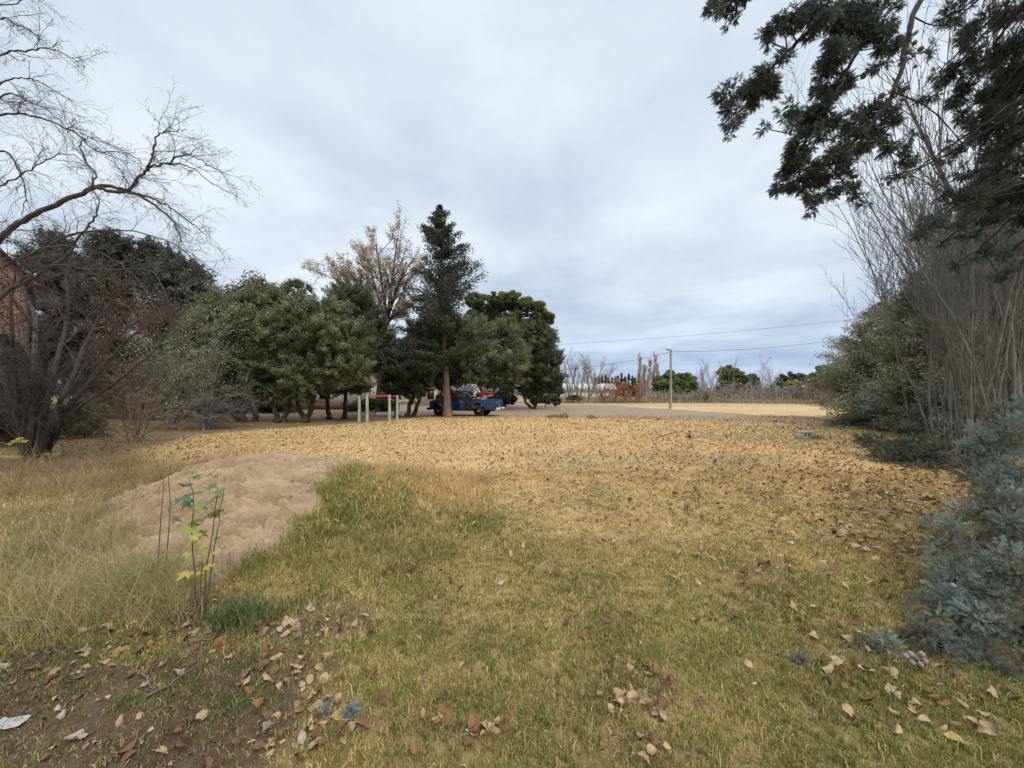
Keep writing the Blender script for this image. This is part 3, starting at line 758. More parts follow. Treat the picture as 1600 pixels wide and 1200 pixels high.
# ---------------- conifer in front of the truck
def conifer(name, label, b, H, env, seed, cols, lsz=.2, per_m=9, bark='bark_dark', z0=1.0, dens=1.0, r0=.28, up=.25, cat='conifer', group=None, lean=(0, 0), whorl=0.0, thick=.17):
    r_ = np.random.default_rng(seed); t = empty(name, b, label, cat, group)
    zs = np.linspace(0, H, 14); tp = np.stack([b[0]+lean[0]*zs/H+r_.normal(0, .03, 14), b[1]+lean[1]*zs/H+r_.normal(0, .03, 14), zs], -1); tp[0, :2] = b[:2]
    tl = [(tp, np.concatenate([[r0*1.4], np.linspace(r0, .02, 13)]))]
    pos = []; nor = []; gid = []; gi = 0
    h = z0
    while h < H-.1:
        h += r_.exponential(1/per_m)+(whorl if r_.uniform() < .14 else 0)
        if h >= H: break
        L = np.interp(h, *zip(*env))*r_.uniform(.55, 1.12); a_ = r_.uniform(0, 2*math.pi)
        c = np.array([np.interp(h, zs, tp[:, 0]), np.interp(h, zs, tp[:, 1]), h])
        el = R(np.interp(h/H, [0, .4, 1], [-12, 8, 42])+r_.normal(0, 9))
        dr = np.array([math.cos(a_)*math.cos(el), math.sin(a_)*math.cos(el), math.sin(el)])
        n_ = 7; q = c[None]+dr[None]*np.linspace(0, L, n_)[:, None]; q[:, 2] += np.linspace(0, 1, n_)**2*L*.22-np.linspace(0, 1, n_)*L*.1
        q[1:] += r_.normal(0, .05*L/2, (n_-1, 3))
        tl.append((q, np.linspace(.018+.02*L, .006, n_)))
        m_ = int(dens*L*80)+10
        f = r_.uniform(.15, 1.03, m_); i = np.clip((f*(n_-1)).astype(int), 0, n_-2); ff = np.clip(f*(n_-1)-i, 0, 1.1)
        pp = q[i]+(q[i+1]-q[i])*ff[:, None]
        sp = (.05+thick*L*(1-f*.65))[:, None]
        off = r_.normal(0, 1, (m_, 3))*sp*np.array([1, 1, .42]); off[:, 2] -= np.abs(off[:, 0]+off[:, 1])*.25
        pos.append(pp+off); nor.append(r_.normal(0, .8, (m_, 3))+np.array([0, 0, up*1.6])+dr*.9); gid += [gi]*m_; gi += 1
    V, Q = tubes(tl); mesh('trunk', V, Q, M[bark], t, smooth=True)
    pos = np.concatenate(pos); nor = np.concatenate(nor); gid = np.array(gid)
    pos[:, 2] = np.maximum(pos[:, 2], .06)
    sz = lsz*1.2*r_.uniform(.6, 1.3, len(pos)); V, Q = cards(pos, nor, sz, sz*.42, r_, .2)
    mesh('crown', V, Q, M['needle'], t, col=np.repeat(leafcols(r_, gid, cols, gi), 4, 0))
    return t
b = gnd(699, 652)
conifer('conifer', 'tall dark conical conifer whose trunk stands in front of the blue pickup truck', b, 13.9, [(1, 1.2), (2.2, 2.4), (4, 3.2), (6.5, 3.6), (8, 3.0), (9.5, 2.35), (11.5, 1.55), (13, .75), (13.9, .1)], 41, [(.065, .08, .055), (.08, .092, .062), (.052, .064, .046)], .125, 19, bark='bark_tan', z0=3.0, dens=2.3, r0=.24, lean=(-.5, 0), whorl=.13, thick=.14)
# lighter scrubby foliage hanging round its lower trunk
crown_tree('leafy_shrub_tree', 'drab green bushy tree wrapped round the lower half of the tall conifer', 'tree', gnd(715, 650), [[gnd(705, 651), at(704, 620, 26.2), at(700, 580, 26.5)]],
           pxc([(690, 530, 40), (672, 560, 34), (715, 560, 36), (700, 582, 26), (663, 586, 22), (725, 525, 30), (688, 597, 13), (716, 594, 13), (704, 616, 8), (737, 576, 22), (752, 594, 10), (737, 633, 6, -.8), (688, 622, 8)], 26.6, .9, .8), 40000, .14, [(.13, .135, .078), (.105, .11, .064), (.15, .15, .09)], 43, r0=.1, aspect=.4, spray=.7, sub=40)

# ---------------- umbrella pine
crown_tree('umbrella_pine', 'umbrella pine with a broad bright green dome of puffy clumps', 'pine tree', (at(790, 640, 44)[0], 44, 0), [[(at(785, 640, 44)[0], 44, 0), at(785, 560, 44), at(790, 520, 44)]],
           pxc([(760, 478, 22), (785, 470, 20), (810, 472, 20), (835, 485, 20), (852, 500, 15), (770, 500, 24), (800, 500, 24), (828, 512, 20), (745, 495, 20), (735, 520, 24), (765, 525, 24), (800, 525, 22), (845, 515, 15), (858, 495, 9), (740, 470, 16), (775, 465, 14), (798, 466, 14), (822, 476, 14), (750, 500, 20)], 44, .75, 2.2), 80000, .20,
           [(.165, .215, .066), (.195, .245, .08), (.13, .17, .056)], 51, r0=.35, sub=26, subr=.30, aspect=.25, shell=.75, up=.9, twr=.03)

# ---------------- palm behind the olives
b = np.array([at(463, 640, 42)[0], 42, 0]); r_ = np.random.default_rng(61)
t = empty('palm_tree', b, 'fan palm poking its spiky head above the olive trees', 'palm tree')
tp = np.stack([np.full(10, b[0])+r_.normal(0, .03, 10), np.full(10, 42.), np.linspace(0, 12.5, 10)], -1)
V, Q = tubes([(tp, np.concatenate([[.42], np.linspace(.3, .26, 9)]))]); mesh('trunk', V, Q, M['bark_tan'], t, smooth=True)
Vs = []; Qs = []; off = 0
for i in range(30):
    az = r_.uniform(0, 2*math.pi); el = R(r_.uniform(-25, 88)); dr = np.array([math.cos(az)*math.cos(el), math.sin(az)*math.cos(el), math.sin(el)])
    c = tp[-1]+dr*r_.uniform(.6, 1.1); s = unit(np.cross(dr, r_.normal(0, 1, 3))); 
    for a_ in np.linspace(-1.15, 1.15, 13):
        dd = unit(dr*math.cos(a_)+s*math.sin(a_)); e_ = c+dd*r_.uniform(.95, 1.35)+np.array([0, 0, -.16]); w = np.cross(dd, np.cross(s, dr))*.055
        Vs.append([c, c+dd*.45+w, e_, c+dd*.45-w]); Qs.append([off, off+1, off+2, off+3]); off += 4
    Vs.append([tp[-1]-s*.03, tp[-1]+s*.03, c+s*.02, c-s*.02]); Qs.append([off, off+1, off+2, off+3]); off += 4
mesh('crown', np.array(Vs), np.array(Qs), M['leaf'], t, col=np.repeat(pal(off//4, [(.075, .095, .045), (.10, .12, .06), (.055, .07, .035)]), 4, 0))
# ------------------------------------------------------------------ bare tree reaching in from the left
r_ = np.random.default_rng(71)
b = np.array([-10.0, 5.9, 0]); t = empty('bare_tree', b, 'leafless tree reaching in from the left edge with long drooping twigs against the sky', 'tree')
out = []
TP = dict(seg=[7, 5, 4], wig=[.16, .2, .22], trop=[-.035, -.05, -.06], kids=[8, 3], t0=[.1, .15], ang=[38, 36], rat=[.42, .5], rr=[.55, .6], tap=[.3, .35, .4], rmin=.0017, fall=.3)
tk = pathline([b, b+[.1, 0, 1.5], b+[-.1, .1, 3.2], b+[.2, 0, 5.5], b+[.3, -.1, 8.2]], 16)
out.append((tk, np.linspace(.24, .07, 16), 0))
LIMB = [  # px polyline, start depth, end depth, radius, twigs
 ([(-90, 470), (0, 372), (55, 335), (125, 303), (160, 290), (200, 298), (235, 316), (270, 345), (285, 378)], 5.8, 5.4, .042, 34),
 ([(150, 293), (195, 300), (215, 280), (232, 263), (262, 256), (300, 262), (335, 290)], 5.5, 5.3, .026, 22),
 ([(228, 266), (238, 240), (246, 212), (268, 205), (292, 203)], 5.4, 5.2, .016, 10),
 ([(262, 256), (290, 240), (320, 255), (345, 268)], 5.35, 5.2, .012, 9),
 ([(180, 300), (225, 305), (262, 322), (300, 350), (328, 372)], 5.5, 5.0, .016, 16),
 ([(-80, 200), (0, 180), (60, 183), (120, 210), (150, 235), (200, 240), (230, 262)], 5.6, 5.6, .018, 26),
 ([(135, 300), (150, 275), (132, 250), (128, 222), (150, 215), (190, 235)], 5.5, 5.7, .014, 10),
 ([(-80, 130), (0, 85), (45, 80), (75, 75), (110, 90), (132, 104)], 5.4, 5.2, .015, 18),
 ([(-70, 60), (0, 30), (25, 38), (50, 50), (62, 66)], 5.4, 5.2, .014, 12),
 ([(-80, 170), (0, 130), (40, 122), (75, 135), (100, 152)], 5.7, 5.3, .014, 16),
 ([(-80, 260), (0, 235), (28, 265), (40, 300), (34, 345)], 5.6, 5.6, .02, 14),
 ([(-80, 230), (0, 150), (50, 160), (90, 185), (110, 215)], 5.3, 5.0, .014, 18),
 ([(-90, 560), (0, 465), (60, 430), (100, 402), (128, 365), (150, 335), (155, 305)], 5.6, 5.8, .036, 22),
 ([(30, 440), (80, 415), (160, 422), (230, 422), (255, 450), (268, 495)], 5.6, 5.4, .018, 24),
 ([(40, 405), (110, 368), (170, 360), (230, 366), (290, 392), (348, 432)], 5.7, 5.5, .016, 24),
 ([(-90, 320), (0, 290), (50, 262), (110, 240), (160, 285)], 5.2, 4.9, .014, 20),
 ([(-60, 60), (-20, 20), (30, 0), (60, -20)], 5.2, 5.1, .014, 8),
 ([(-80, 420), (0, 420), (60, 390), (120, 385), (200, 420), (250, 500)], 5.4, 5.0, .016, 20)]
for pl, d0, d1, r0, k in LIMB:
    dd = np.linspace(d0, d1, len(pl)); pts = [at(x, y, q) for (x, y), q in zip(pl, dd)]
    if pl[0][0] < -30:
        s0 = pts[0]; i = int(np.argmin(np.abs(tk[:, 2]-(s0[2]-.5)))); pts = [tk[i], tk[i]*.45+s0*.55+np.array([0, 0, .1])]+pts[0:]
    q = pathline(pts, len(pts)*6, .008, r_); out.append((q, np.linspace(r0*(1.25 if pl[0][0] < -30 else 1), max(r0*.16, .003), len(q)), 0))
    st = 6*2 if pl[0][0] < -30 else 2
    for j in range(k):
        i = r_.integers(st, len(q)-1); ax = unit(q[min(i+1, len(q)-1)]-q[i-1])
        s = unit(np.cross(ax, r_.normal(0, 1, 3)*[1, .6, 1])); nd = ax*.75+s*.7+np.array([.12, 0, .04])
        grow(r_, q[i], unit(nd), r_.uniform(.25, .75), max(.0065*(1-i/len(q)*.6), .0028), 0, TP, out)
V, Q = tubes([(a_, b_) for a_, b_, c_ in out], lambda r: 3 if r < .008 else (5 if r < .03 else 9)); mesh('trunk', V, Q, M['bark_plum'], t, smooth=True)
tips = np.concatenate([a_[2:] for a_, b_, c_ in out if c_ >= 1]); k = r_.integers(0, len(tips), 60)
V, Q = cards(tips[k]+[0, 0, -.02], r_.normal(0, 1, (60, 3)), .035, .018, r_, 1.0); mesh('withered_leaf', V, Q, M['leaf'], t, col=np.repeat(pal(60, [(.10, .06, .05), (.16, .09, .06)]), 4, 0))['kind'] = 'stuff'

# ---------------- purple twigged tree with dark red leaves
r_ = np.random.default_rng(72)
b = gnd(52, 716); d = b[1]
t = empty('plum_tree', b, 'multi stemmed purple twigged tree with a few dark red leaves at the left', 'tree')
out = []
P = dict(seg=[8, 6, 5, 4], wig=[.10, .16, .2, .22], trop=[.02, .0, -.02, -.03], kids=[11, 8, 5], t0=[.1, .1, .1], ang=[44, 42, 40], rat=[.55, .5, .5], rr=[.42, .5, .55], tap=[.25, .3, .3, .4], rmin=.0045, fall=.3)
for (px, ex, ey, L, r0_) in [(35, 5, 430, 4.6, .11), (48, 60, 400, 4.8, .13), (56, 130, 430, 5.0, .12), (64, 190, 440, 4.8, .10), (70, 250, 500, 4.6, .085), (74, 290, 560, 4.2, .07), (42, -60, 450, 4.6, .10), (66, 160, 560, 3.4, .07), (60, 230, 610, 3.6, .06), (50, 90, 500, 4.2, .09), (40, 20, 560, 3.2, .07)]:
    r0 = r0_*.52; a_ = gnd(px, 714+r_.uniform(-4, 3)); e_ = at(ex, ey, d+r_.uniform(-1.6, 1.8)); mid = at(px+(ex-px)*.16, 650, d+r_.uniform(-.3, .3))
    q = pathline([a_, mid, mid*.5+e_*.5+np.array([0, 0, .25])], 9, .012, r_); out.append((q, np.linspace(r0*1.25, r0*.72, 9), 0))
    grow(r_, q[-1], unit(q[-1]-q[-3]), np.linalg.norm(e_-q[-1])*1.05, r0*.7, 0, P, out)
    for j in range(10):
        i = r_.integers(2, 8); grow(r_, q[i], unit(e_-q[i]+r_.normal(0, 1.3, 3)), r_.uniform(1.0, 1.9), r0*.3, 1, P, out)
V, Q = tubes([(a_, b_) for a_, b_, c_ in out]); mesh('trunk', V, Q, M['bark_plum'], t, smooth=True)
tips = np.concatenate([a_[1:] for a_, b_, c_ in out if c_ >= 2]); s2 = CX+F*tips[:, 0]/tips[:, 1]; y2 = HY+F*(CAMZ-tips[:, 2])/tips[:, 1]
pr = np.exp(-((s2-190)/65)**2-((y2-505)/60)**2)+.12; k = r_.choice(len(tips), 3200, p=pr/pr.sum())
V, Q = cards(tips[k]+r_.normal(0, .04, (3200, 3)), r_.normal(0, 1, (3200, 3)), .05, .032, r_, .6)
mesh('crown', V, Q, M['leaf'], t, col=np.repeat(pal(3200, [(.13, .022, .03), (.09, .02, .025), (.16, .05, .03), (.12, .08, .05)]), 4, 0))

# ---------------- shrubs around it
def twig_shrub(name, label, cat, b, stems, P, seed, mat, leaf=None, grp=None, lmat='leaf'):
    """stems: end points; leaf: (count, size, aspect, colours)"""
    r_ = np.random.default_rng(seed); t = empty(name, b, label, cat, grp); out = []
    for e_ in stems:
        a_ = np.array(b)+np.array([r_.normal(0, .12), r_.normal(0, .12), 0]); L = np.linalg.norm(e_-a_)
        grow(r_, a_, unit(e_-a_+np.array([0, 0, L*P.get('arch', .25)])), L*1.12, P['r0'], 0, P, out)
    V, Q = tubes([(x_, y_) for x_, y_, z_ in out]); V[:, 2] = np.maximum(V[:, 2], .01); mesh('branches', V, Q, M[mat], t, smooth=True)
    if leaf:
        tips = np.concatenate([x_[2:] for x_, y_, z_ in out if z_ >= 1]); n = leaf[0]; k = r_.integers(0, len(tips), n)
        pos = tips[k]+r_.normal(0, leaf[1]*.6, (n, 3)); pos[:, 2] = np.maximum(pos[:, 2], .03)
        V, Q = cards(pos, r_.normal(0, 1, (n, 3))+[0, 0, .4], leaf[1]*r_.uniform(.6, 1.3, n), leaf[1]*leaf[2], r_, .3)
        mesh('foliage', V, Q, M[lmat], t, col=np.repeat(pal(n, leaf[3]), 4, 0))
    return t
SP = dict(r0=.03, seg=[7, 5, 4], wig=[.1, .15, .18], trop=[-.02, -.02, -.03], kids=[11, 6], t0=[.1, .1], ang=[38, 36], rat=[.45, .5], rr=[.5, .55], tap=[.3, .3, .4], rmin=.006, fall=.3)
b = gnd(265, 672)
twig_shrub('silver_shrub', 'pale silvery leaved shrub with upright shoots behind the purple twigged tree', 'shrub', b, [at(x, y, b[1]+z) for x, y, z in [(275, 490, 0), (292, 500, .5), (255, 510, -.4), (240, 530, .6), (305, 540, -.6), (225, 570, .3), (318, 580, .2), (265, 520, .9), (285, 535, -.9), (245, 590, 0), (300, 600, .4), (210, 600, -.3), (325, 620, 0)]], SP, 73, 'twig_grey',
           (9000, .11, .3, [(.34, .34, .23), (.27, .28, .19), (.40, .38, .27), (.22, .22, .15)]))
b = gnd(352, 668); AP = dict(SP, trop=[-.09, -.1, -.1], kids=[12, 7], r0=.026, arch=.9, rmin=.011)
twig_shrub('bare_shrub', 'bare grey shrub of arching drooping twigs beside the leftmost olive tree', 'shrub', gnd(318, 672), [at(x, y, b[1]+z) for x, y, z in [(330, 570, 0), (350, 580, .5), (365, 600, -.5), (375, 625, .2), (345, 610, -.9), (385, 645, .1), (300, 590, .3), (320, 600, -.7), (290, 625, .2), (360, 640, -.8), (372, 612, .6), (335, 640, -1.2)]], AP, 74, 'twig_grey')
b = gnd(215, 690)
twig_shrub('bare_shrub', 'low dull brown twiggy shrub beneath the silvery leaved shrub', 'shrub', b, [at(x, y, b[1]+z) for x, y, z in [(170, 610, 0), (190, 590, .4), (215, 585, -.4), (240, 600, .3), (265, 620, 0), (150, 640, .2), (290, 640, -.2), (205, 620, -.8), (235, 635, -.8)]], dict(SP, r0=.022), 75, 'twig_tan', (1600, .06, .45, [(.20, .14, .09), (.26, .20, .10), (.15, .15, .07)]))
b = gnd(132, 684)
crown_tree('yellow_green_bush', 'small yellow green bush standing low behind the purple twigged trunks', 'bush', b, [[b, b+[0, 0, .3], b+[.05, 0, .6]]], pxc([(122, 645, 22), (140, 640, 20), (130, 662, 24), (150, 660, 14), (110, 665, 14)], b[1], 1, .2), 5000, .09, [(.17, .18, .03), (.22, .22, .04), (.12, .13, .025)], 76, r0=.03, part='foliage')
# dark undergrowth between the trunks
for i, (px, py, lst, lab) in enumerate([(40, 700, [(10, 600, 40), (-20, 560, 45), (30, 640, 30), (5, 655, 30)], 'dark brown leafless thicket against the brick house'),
                                       (180, 655, [(150, 600, 34), (190, 600, 34), (225, 610, 30), (170, 630, 24), (210, 635, 22), (130, 590, 30), (100, 560, 38), (240, 565, 34), (275, 600, 30), (120, 525, 36), (300, 625, 24), (255, 630, 24), (330, 610, 26), (160, 560, 34)], 'dull dark green thicket under the big rounded evergreen')]):
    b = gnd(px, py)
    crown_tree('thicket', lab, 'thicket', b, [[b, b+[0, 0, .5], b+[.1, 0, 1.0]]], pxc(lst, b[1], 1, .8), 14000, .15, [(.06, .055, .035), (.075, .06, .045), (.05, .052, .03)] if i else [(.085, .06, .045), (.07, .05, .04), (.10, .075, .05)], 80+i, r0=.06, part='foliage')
for i, (px, d, lst, lab) in enumerate([(400, 31, [(372, 632, 22), (395, 628, 22), (415, 636, 18), (350, 636, 22), (432, 632, 18), (330, 630, 24), (455, 640, 12)], 'added dark brown shrubs standing for the shade behind the forked olive trunks'), (590, 33, [(575, 635, 14), (592, 628, 18), (606, 636, 14), (560, 638, 12), (545, 640, 9)], 'added dark shrubs standing for the shade behind the parallel bars')]):  # dark shrubs added to stand in for the shaded background behind the trunks
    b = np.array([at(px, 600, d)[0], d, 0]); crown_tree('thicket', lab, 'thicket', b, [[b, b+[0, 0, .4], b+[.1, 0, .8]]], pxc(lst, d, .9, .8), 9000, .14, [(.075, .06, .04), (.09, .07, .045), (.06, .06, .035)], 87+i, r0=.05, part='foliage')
# dense trees behind the olive row
for i, (px, d, lst, lab) in enumerate([(420, 46, [(380, 560, 40), (430, 540, 44), (350, 590, 34), (400, 600, 30), (460, 580, 36), (335, 540, 38), (440, 605, 22), (375, 612, 18)], 'dark bushy tree filling the gap behind the leftmost olives'),
                                       (520, 50, [(490, 555, 36), (530, 530, 40), (570, 560, 38), (550, 590, 26), (600, 590, 28), (505, 590, 22)], 'dark bushy tree behind the white house wall'),
                                       (640, 60, [(610, 575, 28), (640, 560, 34), (670, 570, 30), (650, 590, 24), (700, 580, 30), (730, 575, 30), (760, 585, 26), (680, 595, 16)], 'dark bushy tree behind the tall conifer'),
                                       (800, 62, [(780, 585, 26), (810, 580, 26), (840, 590, 24), (860, 595, 20), (825, 610, 14), (790, 612, 14), (870, 612, 10)], 'dark bushy tree behind the rounded right hand olive')]):
    b = np.array([at(px, 600, d)[0], d, 0])
    crown_tree('bushy_tree', lab, 'tree', b, [[b, b+[.1, 0, 1.2], b+[0, 0, 2.4]]], pxc(lst, d, .9, 1.8), 20000, .3, DARKG, 90+i, r0=.25)
# pale upright shoots above the olives
b = np.array([at(395, 640, 30)[0], 30, 0])
crown_tree('thin_leaved_tree', 'thin pale leaved treetop showing sky between its leaves above the olive row', 'tree', b, [[b, b+[0, 0, 4], at(392, 490, 30)]], pxc([(375, 462, 20), (395, 450, 22), (415, 460, 20), (362, 480, 18), (400, 475, 24), (430, 478, 14)], 30, 1.1, 1.0), 3000, .17, [(.12, .13, .06), (.20, .15, .09), (.10, .11, .05), (.24, .19, .12)], 97, r0=.12, subr=.45)
# hedge bushes right of the last olive
for i, (px, py, lst, lab, cols) in enumerate([(852, 636, [(845, 622, 10), (860, 622, 10), (870, 626, 8), (835, 626, 8)], 'low blue green bush at the foot of the right end olive tree', [(.07, .095, .07), (.09, .11, .085)]),
                                              (780, 636, [(770, 622, 12), (785, 618, 12), (798, 624, 9)], 'dark green bush behind the tailgate of the blue pickup', DARKG)]):
    b = gnd(px, py); crown_tree('bush', lab, 'bush', b, [[b, b+[0, 0, .3], b+[0, 0, .7]]], pxc(lst, b[1], 1, .5), 6000, .18, cols, 110+i, r0=.06, part='foliage')

# ------------------------------------------------------------------ right hand side: mid-distance cypresses
CYP = [(.39, .385, .255), (.33, .325, .21), (.45, .44, .31), (.25, .245, .15), (.34, .285, .17)]
def cyp(label, px, py, H, env, seed, cols=CYP, lsz=.105, per=34, dens=1.6, lean=(0, 0)):
    return conifer('cypress', label, gnd(px, py), H, env, seed, cols, lsz, per, 'bark_grey', .15, dens, .16, .3, 'cypress', 'grey green cypresses of the right hand hedge', lean)
cyp('broad grey green cypress at the far end of the right hand row', 1362, 668, 5.0, [(0, 1.4), (.8, 2.1), (2.2, 2.2), (3.4, 1.7), (4.4, .8), (5.0, .15)], 201)
cyp('far cypress standing directly behind the broad end cypress', 1375, 659, 6.6, [(0, 1.8), (2, 2.6), (4, 2.2), (5.6, 1.1), (6.6, .15)], 202)
cyp('blue grey cypress between the broad end cypress and the bare poplars', 1425, 676, 5.3, [(0, 1.2), (1.5, 1.7), (3, 1.5), (4.4, .9), (5.3, .15)], 203, [(.29, .33, .28), (.23, .265, .225), (.34, .375, .32)])
cyp('cypress with long bare snag branches rising among the poplars', 1442, 683, 5.9, [(0, 1.3), (2, 1.7), (3.6, 1.5), (5, .9), (5.9, .2)], 204, [(.30, .305, .21), (.24, .25, .17), (.35, .345, .24)])
cyp('tall dark green cypress standing behind the middle of the poplar row', 1535, 668, 10.5, [(0, 2.4), (2, 3.2), (5, 3.2), (8, 2.0), (10.5, .2)], 206, [(.13, .15, .115), (.10, .115, .09), (.15, .16, .12)])
cyp('tall dark green cypress at the right edge behind the forked poplar', 1640, 674, 10.5, [(0, 2.2), (2, 3.0), (5, 2.8), (8, 1.6), (9.5, .2)], 207, [(.12, .14, .105), (.095, .11, .085), (.14, .15, .11)])
cyp('small low blue grey cypress seedling at the foot of the bare poplars', 1470, 690, 1.9, [(0, .8), (.6, 1.0), (1.3, .7), (1.9, .1)], 205, [(.22, .26, .22), (.17, .21, .18)], .085)
# ---------------- bare poplars
PP = dict(seg=[8, 6, 5], wig=[.055, .09, .13], trop=[.02, .10, .07], kids=[13, 6], t0=[.28, .15], ang=[24, 30], rat=[.30, .42], rr=[.40, .55], tap=[.25, .3, .4], rmin=.007, fall=.35)
r_ = np.random.default_rng(210)
pop = []
for i in range(30):
    t_ = (i+r_.uniform(-.4, .4))/29
    bx = 11.2+10.5*t_+r_.normal(0, .5); by = 8.9+10.2*t_+r_.normal(0, .45)
    pop.append((bx, by))
pop = sorted(pop, key=lambda p_: p_[0]/p_[1])
ORD = 'first second third fourth fifth sixth seventh eighth ninth tenth eleventh twelfth thirteenth fourteenth fifteenth sixteenth seventeenth eighteenth nineteenth twentieth twenty-first twenty-second twenty-third twenty-fourth twenty-fifth twenty-sixth twenty-seventh twenty-eighth twenty-ninth thirtieth'.split()
for i, (bx, by) in enumerate(pop):
    out = []; H = r_.uniform(9, 12)*(1.12 if by < 13 else .82)
    l0 = r_.uniform(-.02, .12) if r_.uniform() < .75 else r_.uniform(.14, .26)
    for s_ in range(5):
        r0 = r_.uniform(.016, .032) if s_ else r_.uniform(.028, .05); ln = l0+r_.normal(0, .055); dr = unit(np.array([-ln, r_.uniform(-.2, .1), 1]))
        grow(r_, (bx+r_.normal(0, .38 if s_ else 0), by+r_.normal(0, .38 if s_ else 0), 0), dr, H*(r_.uniform(.45, 1) if s_ else 1), r0, 0, PP, out)
    t = empty('bare_poplar', (bx, by, 0), 'slender leafless poplar, %s from the left in the right hand row' % ORD[i], 'poplar', 'bare poplars in the right hand row')
    V, Q = tubes([(x_, y_) for x_, y_, z_ in out]); mesh('trunk', V, Q, M['bark_pale' if i % 3 else 'bark_grey'], t, smooth=True)
    tips = np.concatenate([x_[2:] for x_, y_, z_ in out if z_ >= 1]); n = r_.integers(4, 16); k = r_.integers(0, len(tips), n)
    V, Q = cards(tips[k], r_.normal(0, 1, (n, 3)), .08, .055, r_, .5); mesh('last_leaves', V, Q, M['leaf'], t, col=np.repeat(pal(n, [(.45, .30, .08), (.35, .16, .06), (.40, .30, .2)]), 4, 0))
# thick grey forked trunk at the right edge
b = gnd(1592, 706); out = []
t = empty('bare_poplar', b, 'thickest grey poplar trunk at the right edge, forking high into two limbs', 'poplar', 'bare poplars in the right hand row')
d = b[1]; q = pathline([b, at(1588, 620, d), at(1572, 520, d), at(1548, 440, d)], 12); out.append((q+r_.normal(0, .02, q.shape), np.linspace(.145, .105, 12), 0))
for (ex, ey, dz, r0) in [(1490, 240, -.4, .08), (1535, 60, .6, .07), (1590, 200, .8, .05)]:
    e_ = at(ex, ey, d+dz); grow(r_, q[-1], unit(e_-q[-1]), np.linalg.norm(e_-q[-1])*1.7, r0, 0, dict(PP, kids=[14, 6]), out)
V, Q = tubes([(x_, y_) for x_, y_, z_ in out]); mesh('trunk', V, Q, M['bark_grey'], t, smooth=True)
# brushwood among the poplar feet
for i, (px, py, lab) in enumerate([(1450, 672, 'tangle of leafless brown brush at the far end of the poplar row'), (1500, 684, 'tangle of leafless brown brush in the middle of the poplar row'), (1548, 696, 'tangle of leafless brown brush beside the thick forked poplar'), (1600, 700, 'tangle of leafless brown brush at the right edge behind the forked poplar'), (1640, 690, 'tangle of leafless brown brush at the right edge of the poplar row')]):
    b = gnd(px, py)+np.array([1.2, 1.0, 0]); rr = np.random.default_rng(230+i)
    twig_shrub('brushwood', lab, 'brush', b, [b+np.array([rr.normal(0, 1.3), rr.normal(0, .8), rr.uniform(1.0, 3.4)]) for _ in range(12)], dict(SP, trop=[.0, .02, .0], r0=.022, arch=.1, kids=[12, 6]), 240+i, 'twig_grey' if i % 2 else 'twig_tan', (2200, .07, .5, [(.26, .17, .10), (.20, .13, .08), (.30, .22, .12), (.12, .12, .08)]))

# ------------------------------------------------------------------ near cypress with overhanging boughs
r_ = np.random.default_rng(300)
NC_BACKLIT = [(.115, .148, .118), (.088, .114, .092), (.14, .175, .14), (.105, .115, .078), (.075, .09, .073)]  # upper boughs: their backlit shade is put into these darker greens
NL = [(.235, .29, .245), (.195, .24, .205), (.285, .34, .29), (.165, .195, .155), (.22, .225, .16), (.19, .145, .10)]
def sprig_template(r_, k=30, w=.038, L=.32):
    """a fine branching spray, about one unit long"""
    V = []; Fs = []
    def blade(p, d, L, w):
        s = unit(np.cross(d, r_.normal(0, 1, 3)))*w; i = len(V)
        V.extend([p, p+d*L*.55+s, p+d*L, p+d*L*.55-s]); Fs.append((i, i+1, i+2, i+3))
    ax = np.array([0, 0, 1.])
    for i in range(k):
        t_ = (i+.5)/k; a_ = i*2.4+r_.normal(0, .5); sp = .75 if t_ < .85 else .3
        d = unit(np.array([math.cos(a_)*sp, math.sin(a_)*sp, 1.0-.25*t_])); blade(np.array([0, 0, t_*.78])+r_.normal(0, .02, 3), d, L*(1-.4*t_)*r_.uniform(.7, 1.2), w)
    return np.array(V), np.array(Fs)
SPR = [sprig_template(r_) for _ in range(6)]
SPN = [sprig_template(r_, 42, .019, .30) for _ in range(6)]
def sprigs(pos, dirs, size, cols, r_, T=None):
    Vs = []; Q4 = []; T3 = []; Cs = []; off = 0
    for t_ in range(6):
        s = np.arange(len(pos)) % 6 == t_
        if not s.any(): continue
        z = dirs[s]/np.linalg.norm(dirs[s], axis=1, keepdims=True); x = np.cross(z, r_.normal(0, 1, z.shape)); x /= np.linalg.norm(x, axis=1, keepdims=True); y = np.cross(z, x)
        Vt, Ft = (T or SPR)[t_]; B = np.stack([x, y, z], 1)
        V = np.einsum('vj,nji->nvi', Vt, B)*size[s][:, None, None]+pos[s][:, None]
        n = s.sum(); o_ = (np.arange(n)*len(Vt))[:, None, None]+off
        Q4.append((Ft[None]+o_).reshape(-1, 4)); Vs.append(V.reshape(-1, 3)); Cs.append(np.repeat(cols[s], len(Vt), 0)); off += n*len(Vt)
    return np.concatenate(Vs), [np.concatenate(Q4)], np.concatenate(Cs)
